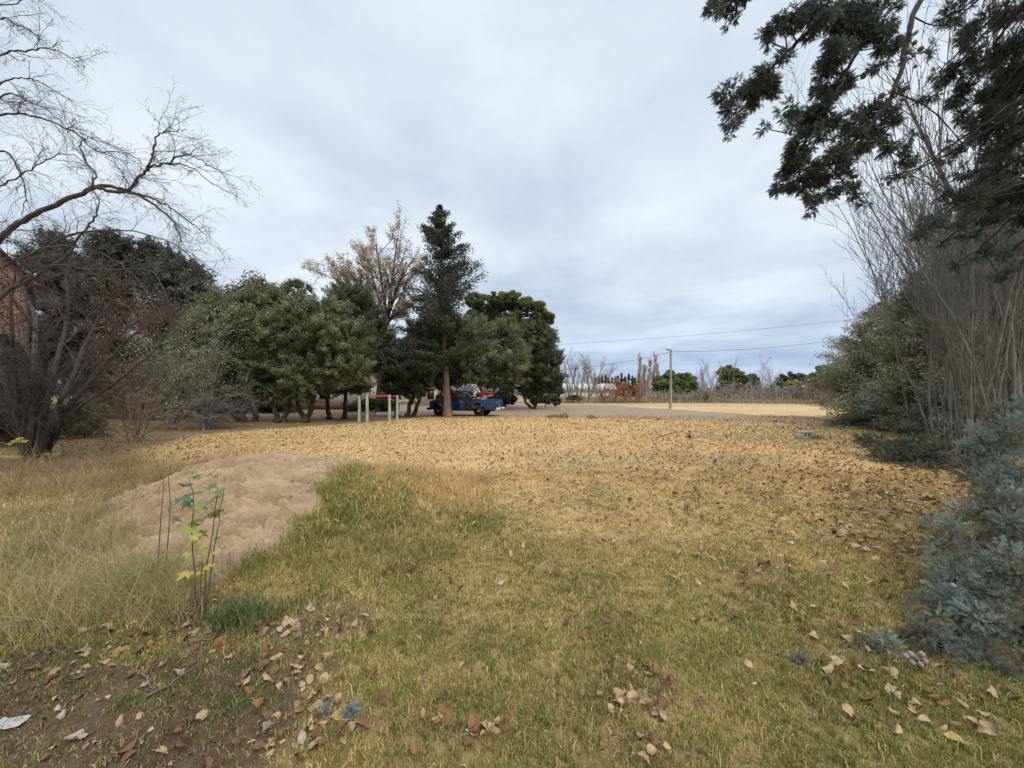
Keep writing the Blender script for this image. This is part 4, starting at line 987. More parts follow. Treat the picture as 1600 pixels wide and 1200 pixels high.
def bough_mass(clumps, per, size, cols, r_, hang=.35, twl=None, puff=0):
    """fills clumps with sprays on sub twigs; returns sprig arrays and twig tubes"""
    P_, D_, K_ = [], [], []; kk = 0
    for c in clumps:
        c = np.array(c); nsub = max(5, int(13*c[3]/.25))
        for j in range(nsub):
            u = unit(r_.normal(0, 1, 3)); sc = c[:3]+u*c[3:]*r_.uniform(.25, .95); rad = c[3]*r_.uniform(.26, .46)
            m_ = max(5, int(per*(rad/.1)**2)); v = r_.normal(0, 1, (m_, 3)); v /= np.linalg.norm(v, axis=1, keepdims=True)
            P_.append(sc+v*rad*r_.uniform(.1+.3*puff, .95, (m_, 1))*[1, 1, .85]); D_.append(v*(.9+.8*puff)+u*(.7-.4*puff)+r_.normal(0, .3, (m_, 3))+[-.15*(1-puff), 0, -hang+.25*puff]); K_ += [kk]*m_; kk += 1
            if twl is not None: twl.append((pathline([c[:3], c[:3]*.5+sc*.5+r_.normal(0, .02, 3), sc], 5), np.linspace(.0065, .0025, 5)))
    P_ = np.concatenate(P_); D_ = np.concatenate(D_); K_ = np.array(K_)
    return sprigs(P_, D_, size*r_.uniform(.7, 1.3, len(P_)), leafcols(r_, K_, cols, kk, .12), r_, SPN if puff else None)
base = np.array([6.9, 4.6, 0]); t = empty('overhanging_cypress', base, 'big dark cypress at the right edge, boughs hanging over the lawn', 'cypress')
UP = [(240, -40, 60), (150, 15, 55), (100, 60, 45), (180, 95, 35),
      (380, 130, 60), (340, 165, 40), (450, 60, 70), (560, 50, 80), (640, 110, 70), (520, 130, 55), (350, 310, 62), (400, 260, 50), (270, 390, 70), (170, 420, 55), (180, 500, 55), (190, 570, 42), (330, 420, 65), (450, 470, 48), (440, 540, 42), (320, 575, 26),
      (720, 60, 90), (740, 150, 90), (650, 240, 70), (610, 330, 62), (620, 400, 75), (560, 470, 70), (540, 550, 75), (600, 560, 65), (510, 630, 72), (470, 690, 60), (430, 740, 60), (390, 820, 55), (480, 800, 70), (560, 780, 75), (560, 880, 52), (540, 930, 32), (620, 860, 40), (680, 800, 50), (730, 860, 45), (765, 900, 28), (640, 700, 70), (700, 640, 60),
      (860, 90, 75), (870, 200, 70), (840, 290, 42), (790, 520, 66), (850, 560, 56), (800, 620, 62), (900, 520, 40), (900, 640, 56), (950, 690, 46), (1000, 735, 36), (860, 480, 36), (760, 480, 40), (740, 580, 50),
      (980, 180, 28), (960, 250, 34), (930, 400, 26), (1060, 230, 22)]
UR = [(1280, 1125, 46), (1183, 1180, 34), (1408, 1125, 50), (1371, 1228, 40), (1250, 1060, 36), (1440, 1190, 44), (1120, 1080, 26), (1180, 50, 60), (1150, 110, 36), (1160, 330, 60), (1210, 410, 66), (1060, 430, 46), (1110, 330, 40), (1280, 140, 80), (1300, 270, 60), (1390, 250, 90), (1400, 420, 110), (1300, 540, 66), (1380, 560, 90), (1430, 700, 90), (1300, 520, 46), (1190, 540, 46), (1210, 640, 50), (1330, 700, 60), (1300, 850, 90), (1190, 880, 62), (1240, 900, 60), (1420, 860, 90), (1060, 1010, 56), (1020, 1030, 46), (1110, 980, 40), (1190, 1010, 42), (1330, 940, 70), (1440, 60, 70), (1450, 330, 80), (1240, 760, 46), (870, 800, 34), (920, 790, 32), (980, 790, 24), (1260, 240, 50), (1460, 960, 70), (1130, 720, 30), (1450, 560, 90)]
def cv(lst, d, dj, k=1): return pxc([(1080+x/2.857, y/2.857, r0/2.857*k) for x, y, r0 in lst], d, 1, dj, r_)
cu = cv(UP, 4.9, .35); cr_ = cv(UR, 5.6, .7, .95); twl = []
V1, F1, C1 = bough_mass(cu, 92, .078, NC_BACKLIT, r_, .35, twl)
V2, F2, C2 = bough_mass(cr_, 62, .082, NC_BACKLIT, r_, .3, twl)
LOW = [(1380, 1015, 40, 2.35), (1352, 1025, 24, 2.33), (1405, 1050, 26, 2.3), (1440, 985, 45, 2.4), (1470, 1010, 40, 2.35), (1500, 960, 60, 2.5), (1550, 980, 60, 2.4), (1540, 1050, 55, 2.25), (1590, 1060, 60, 2.2), (1500, 1040, 36, 2.3), (1560, 1085, 26, 2.1), (1610, 980, 60, 2.4),
       (1490, 905, 55, 2.7), (1530, 920, 60, 2.8), (1580, 900, 66, 2.7), (1480, 850, 36, 2.9), (1520, 845, 55, 3.0), (1570, 830, 60, 3.0), (1600, 800, 60, 3.1), (1530, 800, 40, 3.2), (1555, 770, 46, 3.3), (1600, 740, 50, 3.4), (1490, 880, 40, 2.8),
       (1540, 690, 40, 4.0), (1520, 720, 36, 4.0), (1560, 730, 46, 4.0), (1580, 680, 46, 4.0), (1600, 650, 46, 4.1), (1530, 745, 26, 3.9), (1505, 705, 22, 4.1), (1580, 770, 40, 3.7)]
cl = [(*at(x, y, d), q/F*d*.9, q/F*d*.9, q/F*d*.82) for x, y, q, d in LOW]
V3, F3, C3 = bough_mass(cl, 62, .060, NL, r_, .0, twl, 1)
# trunk and boughs
tb = []
tk = pathline([base, base+[-.1, 0, 1.2], base+[.05, .05, 3.5], base+[-.1, 0, 6], base+[0, 0, 9.5]], 18); tb.append((tk, np.linspace(.26, .09, 18)))
def bough(pts, r0, z):
    i = int(np.argmin(np.abs(tk[:, 2]-z))); p = pathline([tk[i]]+pts, len(pts)*6+4, .012, r_); tb.append((p, np.linspace(r0, .010, len(p))))
def c7(x, y, d): return at(1080+x/2.857, y/2.857, d)
bough([c7(1000, -300, 5.6), c7(700, -20, 5.0), c7(520, 130, 4.9), c7(400, 270, 4.9), c7(250, 390, 4.9), c7(150, 470, 4.9)], .04, 6.3)
bough([c7(1250, -300, 5.6), c7(1010, 20, 5.2), c7(930, 350, 5.0), c7(800, 560, 4.9), c7(620, 720, 4.9), c7(480, 800, 4.9)], .045, 6.0)
bough([c7(1100, -250, 5.6), c7(820, 100, 5.0), c7(690, 330, 4.9), c7(560, 560, 4.9), c7(430, 780, 4.9)], .036, 6.1)
bough([c7(900, -350, 5.6), c7(500, -120, 5.2), c7(240, -20, 5.0), c7(120, 50, 4.9)], .05, 6.8)
for q in cr_[::2]: bough([q[:3]*np.array([1, 1, 1])+np.array([.5, .05, .25]), np.array(q[:3])], .035, min(max(q[2]+.6, 1.2), 8.5)) if False else bough([np.array(q[:3])*.6+tk[int(np.argmin(np.abs(tk[:, 2]-q[2]-.4)))]*.4+np.array([0, 0, .1]), np.array(q[:3])], .016, q[2]+.5)
for q in cl[::2]: bough([np.array(q[:3])*.55+np.array([base[0], base[1], max(q[2], .15)+.15])*.45, np.array(q[:3])], .022, max(q[2]+.3, .5))
for c in list(cu)+list(cr_):   # sprays hang from the nearest bough point
    c = np.array(c[:3]); allp = np.concatenate([p for p, _ in tb[1:6]]) if c[2] > 3 else tk
    j = int(np.argmin(((allp-c)**2).sum(1))); s0 = allp[j]
    if np.linalg.norm(s0-c) < 1.2: twl.append((pathline([s0, s0*.5+c*.5+r_.normal(0, .03, 3), c], 6), np.linspace(.011, .006, 6)))
V, Q = tubes(tb+twl); mesh('trunk', V, Q, M['bark_cypress'], t, smooth=True)
for nm, (V, Fs, C) in (('hanging_foliage', (np.concatenate([V1, V2]), [np.concatenate([F1[0], F2[0]+len(V1)])], np.concatenate([C1, C2]))), ('low_foliage', (V3, F3, C3))):
    o = mesh(nm, V, Fs, M['needle_near'], t, col=C)
    if nm == 'low_foliage': o['label'] = 'blue green low sprays reaching the turf'
# cones
M['cone'] = solid('cone', (.17, .145, .125), (.09, .075, .065), 60, .8)
M['cone_pale'] = solid('cone_pale', (.36, .31, .30), (.22, .19, .18), 60, .8)
def cone_mesh(r0, mat, pos):
    mb = MB(); mb.lathe([(.25*r0, -r0*1.02), (.8*r0, -r0*.7), (1.02*r0, -r0*.1), (.9*r0, .45*r0), (.5*r0, .9*r0), (.12*r0, 1.05*r0)], (0, 0, 0), k=8)
    o = mb.build('cone', mat, t, local=True, smooth=True); o.location = np.array(pos)-base; return o
c0 = cone_mesh(.017, M['cone'], c7(935, 175, 4.9)); c1 = None
spots = [(950, 160), (1000, 190), (960, 220), (1040, 215), (1005, 290), (940, 400), (860, 425), (925, 470), (640, 300), (560, 420), (775, 345), (720, 700), (645, 880), (770, 590), (740, 780), (1060, 230), (955, 440), (890, 130), (930, 260), (990, 250), (620, 880), (930, 490), (690, 720)]
for x, y in spots:
    o = c0.copy(); COL.objects.link(o); o.parent = t; s = r_.uniform(1.0, 1.9); o.scale = (s, s, s); o.location = c7(x+r_.normal(0, 6), y+r_.normal(0, 6), 4.85+r_.normal(0, .08))-base
c1 = cone_mesh(.016, M['cone_pale'], at(1432, 1028, 2.22)); c1['label'] = 'pale grey cone on the lowest sprays'
for x, y in [(1423, 1022), (1440, 1022), (1425, 1035), (1438, 1038), (1415, 1025), (1445, 1033), (1489, 915), (1528, 1092)]:
    o = c1.copy(); COL.objects.link(o); o.parent = t; o.location = at(x, y, 2.2 if y > 950 else 2.5)-base

# sprawling ground juniper branch
b = gnd(1430, 738); t = empty('sprawling_juniper', b, 'low sprawling dark green juniper lying flat on the leaf strewn lawn edge', 'juniper')
cj = [(*at(x, y, d), q/F*d, q/F*d, q/F*d*.5) for x, y, q, d in [(1370, 690, 20, 9.6), (1390, 702, 26, 9.2), (1420, 700, 26, 9.2), (1415, 715, 34, 8.9), (1450, 705, 34, 8.9), (1450, 722, 34, 8.5), (1480, 712, 34, 8.6), (1490, 728, 26, 8.4), (1430, 735, 24, 8.2), (1460, 738, 20, 8.1), (1395, 728, 20, 8.7), (1350, 686, 12, 9.8)]]
tw = []; V, Fs, C = bough_mass(cj, 3.4, .17, [(.13, .14, .09), (.10, .115, .078), (.15, .16, .11), (.14, .12, .08)], r_, 0, tw); V[:, 2] = np.maximum(V[:, 2], .02)
mesh('foliage', V, Fs, M['needle_near'], t, col=C)
for c in cj[1:]: tw.append((pathline([(at(1560, 720, 8.4)[0]-.6, 8.4, .12), np.array(c[:3])*.5+np.array([b[0]+1, b[1], .2])*.5, c[:3]], 8), np.linspace(.03, .008, 8)))
V, Q = tubes(tw); V[:, 2] = np.maximum(V[:, 2], .01); mesh('branches', V, Q, M['bark_dark'], t, smooth=True)
# ------------------------------------------------------------------ far background beyond the road
def G(px, d): return np.array([(px-CX)/F*d, d, 0.])
def bgtree(name, label, cat, px, d, lst, cols, seed, n=9000, lsz=.3, bark='bark_dark', r0=.2, **k):
    b = G(px, d); topz = max(at(q[0], q[1], d)[2] for q in lst)
    return crown_tree(name, label, cat, b, [[b, b+[.1, 0, topz*.25], b+[0, 0, topz*.5]]], pxc(lst, d, .95, 1.5, np.random.default_rng(seed)), n, lsz, cols, seed, bark=bark, r0=r0, **k)
BG = [(.15, .215, .075), (.12, .175, .06), (.18, .25, .09)]
bgtree('green_tree', 'rounded deep green tree directly behind the lamp pole, left half of the pair', 'tree', 1043, 78, [(1030, 596, 12), (1045, 588, 11), (1040, 600, 14), (1055, 596, 11), (1030, 606, 10), (1050, 608, 10)], BG, 401, 12000)
bgtree('green_tree', 'rounded deep green tree just right of the lamp pole', 'tree', 1070, 80, [(1068, 590, 11), (1078, 594, 11), (1062, 600, 12), (1080, 604, 10), (1070, 608, 12), (1086, 600, 6)], BG, 402, 12000)
bgtree('green_tree', 'tall olive green tree behind the thin white trunked tree', 'tree', 1140, 84, [(1128, 582, 9), (1138, 576, 8), (1148, 584, 10), (1136, 592, 12), (1152, 596, 12), (1160, 588, 8), (1142, 605, 12), (1160, 602, 9)], [(.20, .22, .08), (.165, .185, .07)], 403, 14000)
bgtree('green_tree', 'small grey green tree between the tall olive green tree and the yellow tree', 'tree', 1178, 86, [(1174, 590, 7), (1168, 600, 8), (1178, 602, 10), (1182, 592, 5)], [(.12, .14, .09), (.145, .16, .11)], 404, 6000)
bgtree('dark_tree', 'dark flat topped tree behind the yellow tree', 'tree', 1240, 95, [(1222, 592, 8), (1238, 588, 8), (1252, 590, 8), (1228, 600, 9), (1248, 600, 9), (1215, 600, 7), (1258, 598, 6)], [(.12, .125, .075), (.15, .145, .09)], 405, 9000)
bgtree('yellow_tree', 'pale yellow autumn tree in the distant tree line', 'tree', 1240, 80, [(1234, 602, 8), (1244, 600, 8), (1240, 608, 9), (1230, 608, 6), (1250, 607, 6)], [(.36, .32, .09), (.30, .28, .08), (.42, .36, .12)], 406, 5000, .22)
bgtree('green_tree', 'bright green leafy tree left of the broad end cypress', 'tree', 1290, 58, [(1278, 590, 12), (1292, 580, 14), (1305, 588, 16), (1285, 604, 15), (1302, 606, 16), (1275, 603, 9), (1315, 578, 14)], [(.10, .20, .055), (.08, .16, .045), (.125, .24, .07)], 407, 15000)
bgtree('pale_willow', 'pale grey green willowy tree in the distant tree line', 'tree', 1128, 72, [(1126, 604, 7), (1132, 612, 8), (1122, 614, 6), (1130, 598, 4)], [(.26, .27, .18), (.21, .22, .14)], 408, 3500, .2, subr=.5)
bgtree('pale_willow', 'pale grey green shrubby willow right of centre in the distant tree line', 'tree', 1210, 70, [(1204, 612, 8), (1214, 614, 8), (1222, 616, 7), (1208, 605, 5)], [(.26, .25, .18), (.22, .21, .15)], 409, 4000, .2, subr=.5)
bgtree('yellow_tree', 'ochre tree behind the red vines', 'tree', 978, 92, [(974, 602, 6), (982, 604, 6), (990, 606, 5), (968, 606, 5)], [(.32, .26, .08), (.25, .22, .08)], 410, 3000, .25)
# row of dark pointed conifers far behind the white shed
r_ = np.random.default_rng(420); xs_ = np.arange(930, 1000, 5.2)
for i, x in enumerate(xs_):
    d = 150+r_.uniform(-4, 4); H = CAMZ+(HY-(586+r_.uniform(-3, 5)))/F*d
    b = G(x+r_.uniform(-1, 1), d)
    conifer('pointed_cypress', 'narrow dark cypress, %s from the left in the far row behind the white shed' % ORD[i], b, H, [(0, .6), (H*.3, 1.0), (H*.7, .7), (H, .1)], 430+i, [(.07, .085, .06), (.085, .10, .07)], .7, 7, z0=.3, dens=.35, r0=.2, cat='cypress', group='far row of pointed cypresses')
# pale leafless poplars and bare trees
FP = dict(seg=[6, 5, 4], wig=[.03, .06, .1], trop=[.02, .16, .08], kids=[26, 6], t0=[.12, .15], ang=[24, 26], rat=[.30, .42], rr=[.45, .55], tap=[.2, .3, .4], rmin=.022, fall=.5)
BT = dict(seg=[5, 5, 4], wig=[.08, .1, .14], trop=[.02, .07, .03], kids=[12, 8], t0=[.15, .12], ang=[32, 34], rat=[.55, .5], rr=[.5, .55], tap=[.35, .3, .4], rmin=.02, fall=.45)
def bare(name, label, px, d, toppy, PR, seed, r0, mat, stems=1, leaf=None, group=None, spread=.0):
    rr = np.random.default_rng(seed); b = G(px, d); H = CAMZ+(HY-toppy)/F*d; t = empty(name, b, label, 'tree', group); out = []
    for s in range(stems):
        grow(rr, b+[rr.normal(0, .15), 0, 0] if stems > 1 else b, unit(np.array([rr.normal(0, spread), rr.normal(0, spread), 1])), H*rr.uniform(.85, 1.0) if stems > 1 else H*.97, r0, 0, PR, out)
    V, Q = tubes([(x_, y_) for x_, y_, z_ in out], lambda r: 3 if r < .06 else 6); mesh('trunk', V, Q, M[mat], t, smooth=True)
    if leaf:
        tips = np.concatenate([x_[1:] for x_, y_, z_ in out if z_ >= 1]); k = rr.integers(0, len(tips), leaf[0]); V, Q = cards(tips[k]+rr.normal(0, .15, (leaf[0], 3)), rr.normal(0, 1, (leaf[0], 3)), leaf[1], leaf[1]*.55, rr)
        mesh('crown', V, Q, M['leaf'], t, col=np.repeat(pal(leaf[0], leaf[2]), 4, 0))
    return t
TANL = [(.40, .28, .19), (.34, .23, .15), (.30, .22, .16)]
for i, (px, tp, d, lab) in enumerate([(1000, 560, 105, 'upright tan leafless poplar, leftmost of the small far group left of the pole'), (1007, 573, 108, 'short slim leafless poplar in the middle of the small far group'), (1014, 566, 104, 'grey leafless poplar third in the small far group'), (1021, 558, 106, 'broad upright leafless poplar at the right of the small far group'), (1028, 574, 110, 'thin leafless poplar at the far right of the small far group')]):
    bare('bare_poplar', lab, px, d, tp, FP, 440+i, .2, 'twig_far', leaf=(1100, .28, [(.46, .35, .26), (.40, .30, .22)]), group='small far group of poplars')
for i, (px, tp, d, lab) in enumerate([(893, 566, 62, 'tan leafless tree hard against the right end olive tree'), (905, 560, 66, 'broad tan leafless tree in front of the white shed'), (920, 563, 64, 'tan leafless tree with fine upright twigs over the white shed roof'), (935, 570, 70, 'grey tan leafless tree at the right end of the white shed')]):
    bare('bare_tree', lab, px, d, tp, BT, 450+i, .14, 'twig_tan', stems=2, spread=.22, leaf=(500, .14, TANL), group='leafless trees by the white shed')
for i, (px, tp, d, mat, lab) in enumerate([(1112, 566, 74, 'twig_far', 'tall purplish leafless tree right of the rounded green trees'), (1100, 576, 72, 'twig_far', 'lower purplish leafless tree left of the tall purplish one'), (1141, 563, 76, 'bark_pale', 'thin white trunked leafless tree before the olive green tree'), (1189, 565, 88, 'twig_far', 'tall wispy leafless tree above the grey green tree'), (1202, 580, 90, 'twig_far', 'short wispy leafless tree beside the tall wispy one'), (1212, 574, 92, 'twig_far', 'wispy leafless tree left of the dark flat topped tree'), (1167, 592, 72, 'bark_pale', 'short pale bare trunk in the middle of the distant tree line'), (1180, 600, 70, 'twig_far', 'low leafless brushy tree in front of the small grey green tree'), (1160, 606, 69, 'twig_far', 'low grey leafless tree right of the white trunked one'), (1262, 592, 84, 'bark_pale', 'pale bare trunk left of the bright green leafy tree')]):
    PR = dict(BT, rmin=.016); bare('bare_tree', lab, px, d, tp, PR if i not in (2, 6, 9) else dict(FP, kids=[12, 4], rmin=.014), 460+i, .11, mat, stems=1 if i in (2, 3, 6, 9) else 2, spread=.12, group='leafless trees of the distant tree line', leaf=(300, .14, [(.34, .27, .23), (.40, .32, .25)]))
# red leaved vines on the fence
VS = dict(SP, r0=.03, rmin=.016, kids=[8, 5])
for i, (px, d, lst, lab) in enumerate([(943, 60, [(935, 612), (945, 608), (952, 612), (940, 618), (955, 620)], 'low red leaved vine bush at the left before the white shed'), (960, 60, [(955, 600), (962, 596), (968, 606), (955, 612), (970, 615)], 'red leaved vine bush under the right end of the white shed roof'),
                                       (977, 60, [(972, 605), (980, 600), (986, 608), (976, 616), (988, 618)], 'red leaved vine bush beside the ochre tree'), (998, 60, [(990, 604), (998, 600), (1006, 606), (1002, 616), (994, 620), (1010, 614)], 'tallest bright red vine bush left of the lamp pole'), (906, 61, [(903, 622), (908, 620), (912, 624)], 'very small red shrub under the leafless trees')]):
    b = G(px, d); twig_shrub('red_vine', lab, 'vine bush', b, [at(x, y, d+r_.uniform(-.5, .5)) for x, y in lst], VS, 480+i, 'twig_tan', (520 if i < 4 else 220, .17, .6, [(.48, .10, .05), (.40, .075, .045), (.54, .18, .07), (.32, .10, .06)]), 'red leaved vine bushes')
b = G(1296, 54); twig_shrub('red_vine', 'dark red vine under the bright green leafy tree', 'vine bush', b, [at(x, y, 54) for x, y in [(1278, 608), (1290, 612), (1302, 612), (1310, 618)]], VS, 490, 'twig_tan', (1300, .18, .6, [(.26, .05, .04), (.20, .05, .035), (.30, .09, .05)]), 'red leaved vine bushes')
b = G(898, 60); crown_tree('bush', 'dark rounded bush under the tan leafless trees', 'bush', b, [[b, b+[0, 0, .3], b+[0, 0, .6]]], pxc([(896, 622, 6), (902, 622, 5), (890, 624, 5)], 60, .9, .4), 2500, .2, [(.09, .085, .05), (.12, .10, .06)], 492, r0=.05, part='foliage')
# brush along the far fence
r_ = np.random.default_rng(495); k = 0
LB = ['left of the lamp pole', 'right of the lamp pole', 'below the rounded green trees', 'below the purplish leafless trees', 'below the white trunked tree', 'in the middle of the far fence', 'below the wispy leafless trees', 'below the yellow tree', 'near the bright green leafy tree', 'at the right end of the far fence']
for i, px in enumerate([1030, 1062, 1085, 1104, 1130, 1155, 1185, 1215, 1245, 1270]):
    d = 64+r_.uniform(-2, 1)-max(0, px-1180)*.06; b = G(px, d)
    twig_shrub('dry_brush', 'low tangle of grey brown leafless brush '+LB[i], 'brush', b, [at(px+r_.uniform(-20, 20), r_.uniform(602 if i > 2 else 614, 622), d+r_.uniform(-1, 1)) for _ in range(14)], dict(SP, r0=.025, rmin=.015, kids=[9, 5], arch=.05), 500+i, 'twig_far', (1100, .16, .5, [(.36, .30, .23), (.42, .35, .26), (.28, .24, .19)]), 'brush along the far fence')
# pile of cut branches
b = G(1284, 47); twig_shrub('brush_pile', 'heap of grey cut branches at the field edge left of the broad end cypress', 'brush pile', b, [at(x, y, 47+r_.uniform(-1, 1)) for x, y in [(1270, 626), (1278, 618), (1290, 618), (1300, 622), (1310, 622), (1322, 624), (1265, 630), (1284, 622), (1296, 628), (1280, 608), (1305, 630)]], dict(SP, r0=.04, rmin=.014, kids=[9, 4], arch=.1), 520, 'twig_grey', (900, .1, .5, [(.2, .17, .14), (.26, .22, .18)]))
# far fence
FPAT = [(1310, 56), (1215, 60), (1130, 63.5), (1050, 65), (960, 64), (885, 63)]
t = empty('post_and_wire_fence', G(1100, 64), 'long weathered post and wire fence along the far side of the field', 'fence')
M['post'] = solid('post', (.33, .30, .25), (.19, .17, .14), 5, .9, stretch=(1, 1, .2))
M['wire'] = solid('wire', (.22, .22, .22), None, 5, .5, metal=.6)
path = pathline([G(*q) for q in FPAT], 55); path_pts = path
pm = None; r_ = np.random.default_rng(530)
for i, q in enumerate(path):
    if pm is None:
        mb = MB(); mb.lathe([(.085, 0), (.08, .8), (.075, 1.72), (.05, 1.76)], (0, 0, 0), k=7); pm = mb.build('post', M['post'], t, local=True); o = pm
    else: o = pm.copy(); COL.objects.link(o); o.parent = t
    o.location = q-ORG[t]; o.scale = (1, 1, r_.uniform(.85, 1.2)); o.rotation_euler = (r_.normal(0, .04), r_.normal(0, .04), r_.uniform(0, 6))
for z in (.45, .9, 1.3, 1.6):
    V, Q = tubes([(path+[0, 0, z], np.full(len(path), .008))], lambda r: 3); mesh('wire', V, Q, M['wire'], t)
# dry verge grass under the fence
n = 26000; tt = rng.uniform(0, 1, n)*(len(path)-1.001); i = tt.astype(int); q = path[i]+(path[i+1]-path[i])*(tt-i)[:, None]
q[:, 1] += rng.normal(-1.2, 1.6, n); q[:, 0] += rng.normal(0, .5, n)
V, Q, T, C, _ = stalks(q[:, 0], q[:, 1], np.zeros(n), rng.gamma(6, 1/6, n)*.55, np.full(n, .05), rng.uniform(.1, .8, n), pal(n, [(.42, .33, .22), (.50, .40, .26), (.34, .27, .18), (.30, .27, .14)]), nseg=3)
tag(mesh('verge_grass', V, [Q], M['grass'], col=C), 'dry brownish grass growing along the far fence', 'grass', kind='stuff')
# distant wooded skyline
xs_ = rng.uniform(-330, 420, 1500); lst = []
for x in xs_:
    d = rng.uniform(190, 260); h = rng.uniform(3.5, 6.5)*(1.25 if x < 30 else 1); lst.append((x, d, h*.5, rng.uniform(3, 6), 3, h*.5))
pos, u, k, cs, rs, par = clump_leaves(rng, lst, 90000, 8, .5); pos[:, 2] = np.maximum(pos[:, 2], .1)
V, Q = cards(pos, u+rng.normal(0, .5, u.shape), .9, .6, rng)
tag(mesh('distant_woods', V, Q, M['needle'], col=np.repeat(leafcols(rng, k, [(.16, .165, .125), (.21, .19, .145), (.14, .15, .12), (.24, .21, .16)], len(cs)), 4, 0)), 'hazy low line of distant woods along the horizon', 'woods', kind='stuff')

# ------------------------------------------------------------------ buildings
M['white_wall'] = solid('white_wall', (.74, .72, .68), (.60, .57, .52), 1.5, .85, bump=.1)
M['tin'] = solid('tin', (.84, .86, .88), (.70, .73, .76), .6, .5)
M['roof_red'] = solid('roof_red', (.26, .12, .085), (.17, .08, .06), 4, .8)
M['dark_glass'] = solid('dark_glass', (.03, .035, .04), (.015, .018, .02), 2, .1, spec=.6)
M['wood_brown'] = solid('wood_brown', (.16, .085, .05), (.09, .05, .03), 6, .7, stretch=(1, 1, .2))
M['grey_wall_shaded'] = solid('grey_wall_shaded', (.22, .18, .145), (.15, .12, .10), 1.2, .9)  # darkened: the shade behind the olive trunks is put into the wall colour
def house(name, label, x0, x1, y0, y1, hw, hr, wall, roofm, gable='x', wins=(), door=None, over=.4):
    t = empty(name, ((x0+x1)/2, (y0+y1)/2, 0), label, 'building')
    mb = MB()
    if gable == 'x':   # gable ends face +-y (ridge along y)
        xm = (x0+x1)/2; mb.prism([(x0, 0), (x1, 0), (x1, hw), (xm, hr), (x0, hw)], y0, y1)
    else:
        ym = (y0+y1)/2; mb.prism([(y0, 0), (y1, 0), (y1, hw), (ym, hr), (y0, hw)], x0, x1, axis='x')
    w = mb.build('wall', wall, t)
    mb = MB(); th = .12
    if gable == 'x':
        s = (hr-hw)/(xm-x0); mb.prism([(x0-over, hw-over*s+.03), (xm, hr+.03), (x1+over, hw-over*s+.03), (x1+over, hw-over*s+.03+th), (xm, hr+.03+th), (x0-over, hw-over*s+.03+th)], y0-over, y1+over)
    else:
        s = (hr-hw)/(ym-y0); mb.prism([(y0-over, hw-over*s+.03), (ym, hr+.03), (y1+over, hw-over*s+.03), (y1+over, hw-over*s+.03+th), (ym, hr+.03+th), (y0-over, hw-over*s+.03+th)], x0-over, x1+over, axis='x')
    mb.build('roof', roofm, t)
    for (wx, wz, ww, wh) in wins:
        mb = MB(); f = .07
        for c, dd in (((wx, y0-.03, wz+wh/2), (ww+2*f, .1, f)), ((wx, y0-.03, wz-wh/2), (ww+2*f, .1, f)), ((wx-ww/2, y0-.03, wz), (f, .1, wh)), ((wx+ww/2, y0-.03, wz), (f, .1, wh)), ((wx, y0-.03, wz), (f*.7, .09, wh))): mb.box(c, dd)
        wf = mb.build('window', M['wood_brown'], t); mb = MB(); mb.box((wx, y0-.012, wz), (ww, .03, wh)); mb.build('pane', M['dark_glass'], wf)
    if door:
        mb = MB(); mb.box((door[0], y0-.03, 1.02), (.9, .08, 2.04)); dr_ = mb.build('door', door[1], t)
        mb = MB(); mb.lathe([(.03, 0), (.03, .06)], (door[0]+.36, y0-.13, 1.0), axis='y', k=8); mb.build('handle', M['wire'], dr_)
    return t
a_ = at(655, 600, 47)[0]; b_ = at(702, 600, 47)[0]
house('white_cottage', 'small white cottage with a brown window seen left of the blue pickup hood', a_, b_, 47, 53, 2.6, 4.0, M['white_wall'], M['roof_red'], 'y', [(at(673, 620, 47)[0], 1.45, .75, 1.2)])
a_ = at(733, 600, 56)[0]; b_ = at(756, 600, 56)[0]
house('white_shed', 'little white gabled shed peeping out above the bed of the blue pickup', a_, b_, 56, 60, .9, 2.15, M['white_wall'], M['white_wall'], 'x', over=.12)
a_ = at(478, 600, 38)[0]; b_ = at(556, 600, 38)[0]
t = house('white_house', 'long white house half hidden behind the olive trunks', a_, b_, 38, 46, 2.5, 4.0, M['white_wall'], M['roof_red'], 'y', [(at(508, 620, 38)[0], 1.55, 1.0, 1.0)], (at(462+24, 620, 38)[0], solid('door_green', (.04, .11, .075), (.03, .08, .055), 5, .6)))
mb = MB(); mb.box(((a_+b_)/2, 37.7, .3), (b_-a_+.2, .5, .6)); mb.build('plinth', solid('brick_plinth', (.20, .11, .08), (.12, .07, .05), 8, .9), t)
a_ = at(355, 600, 36)[0]; b_ = at(470, 600, 36)[0]
house('grey_outbuilding', 'dim grey brown outbuilding behind the forked olive trunk', a_, b_, 36.5, 43, 2.3, 3.2, M['grey_wall_shaded'], M['roof_red'], 'y', [(at(405, 620, 36.5)[0], 1.4, .9, .9)], (at(448, 620, 36.5)[0], M['wood_brown']))
# long white shed in the distance
a_ = at(868, 600, 88)[0]; b_ = at(961, 600, 88)[0]
t = empty('white_warehouse', ((a_+b_)/2, 94, 0), 'long low white metal roofed shed behind the leafless trees', 'building')
mb = MB(); mb.box(((a_+b_)/2, 94, 1.1), (b_-a_, 12, 2.2)); mb.build('wall', M['white_wall'], t)
mb = MB(); zt = CAMZ+(HY-600.5)/F*94
mb.prism([(a_-.3, 2.21), (b_+.3, 2.21), (at(950, 600, 94)[0], zt), (a_+.5, zt)], 87.5, 100.5); mb.build('roof', M['tin'], t)
for i in range(14):
    x = a_+.8+i*(b_-a_-2.4)/13; mb = MB(); mb.box((x, 87.44, (2.25+zt)/2), (.08, .12, zt-2.3)); mb.build('roof_rib', M['white_wall'], t)
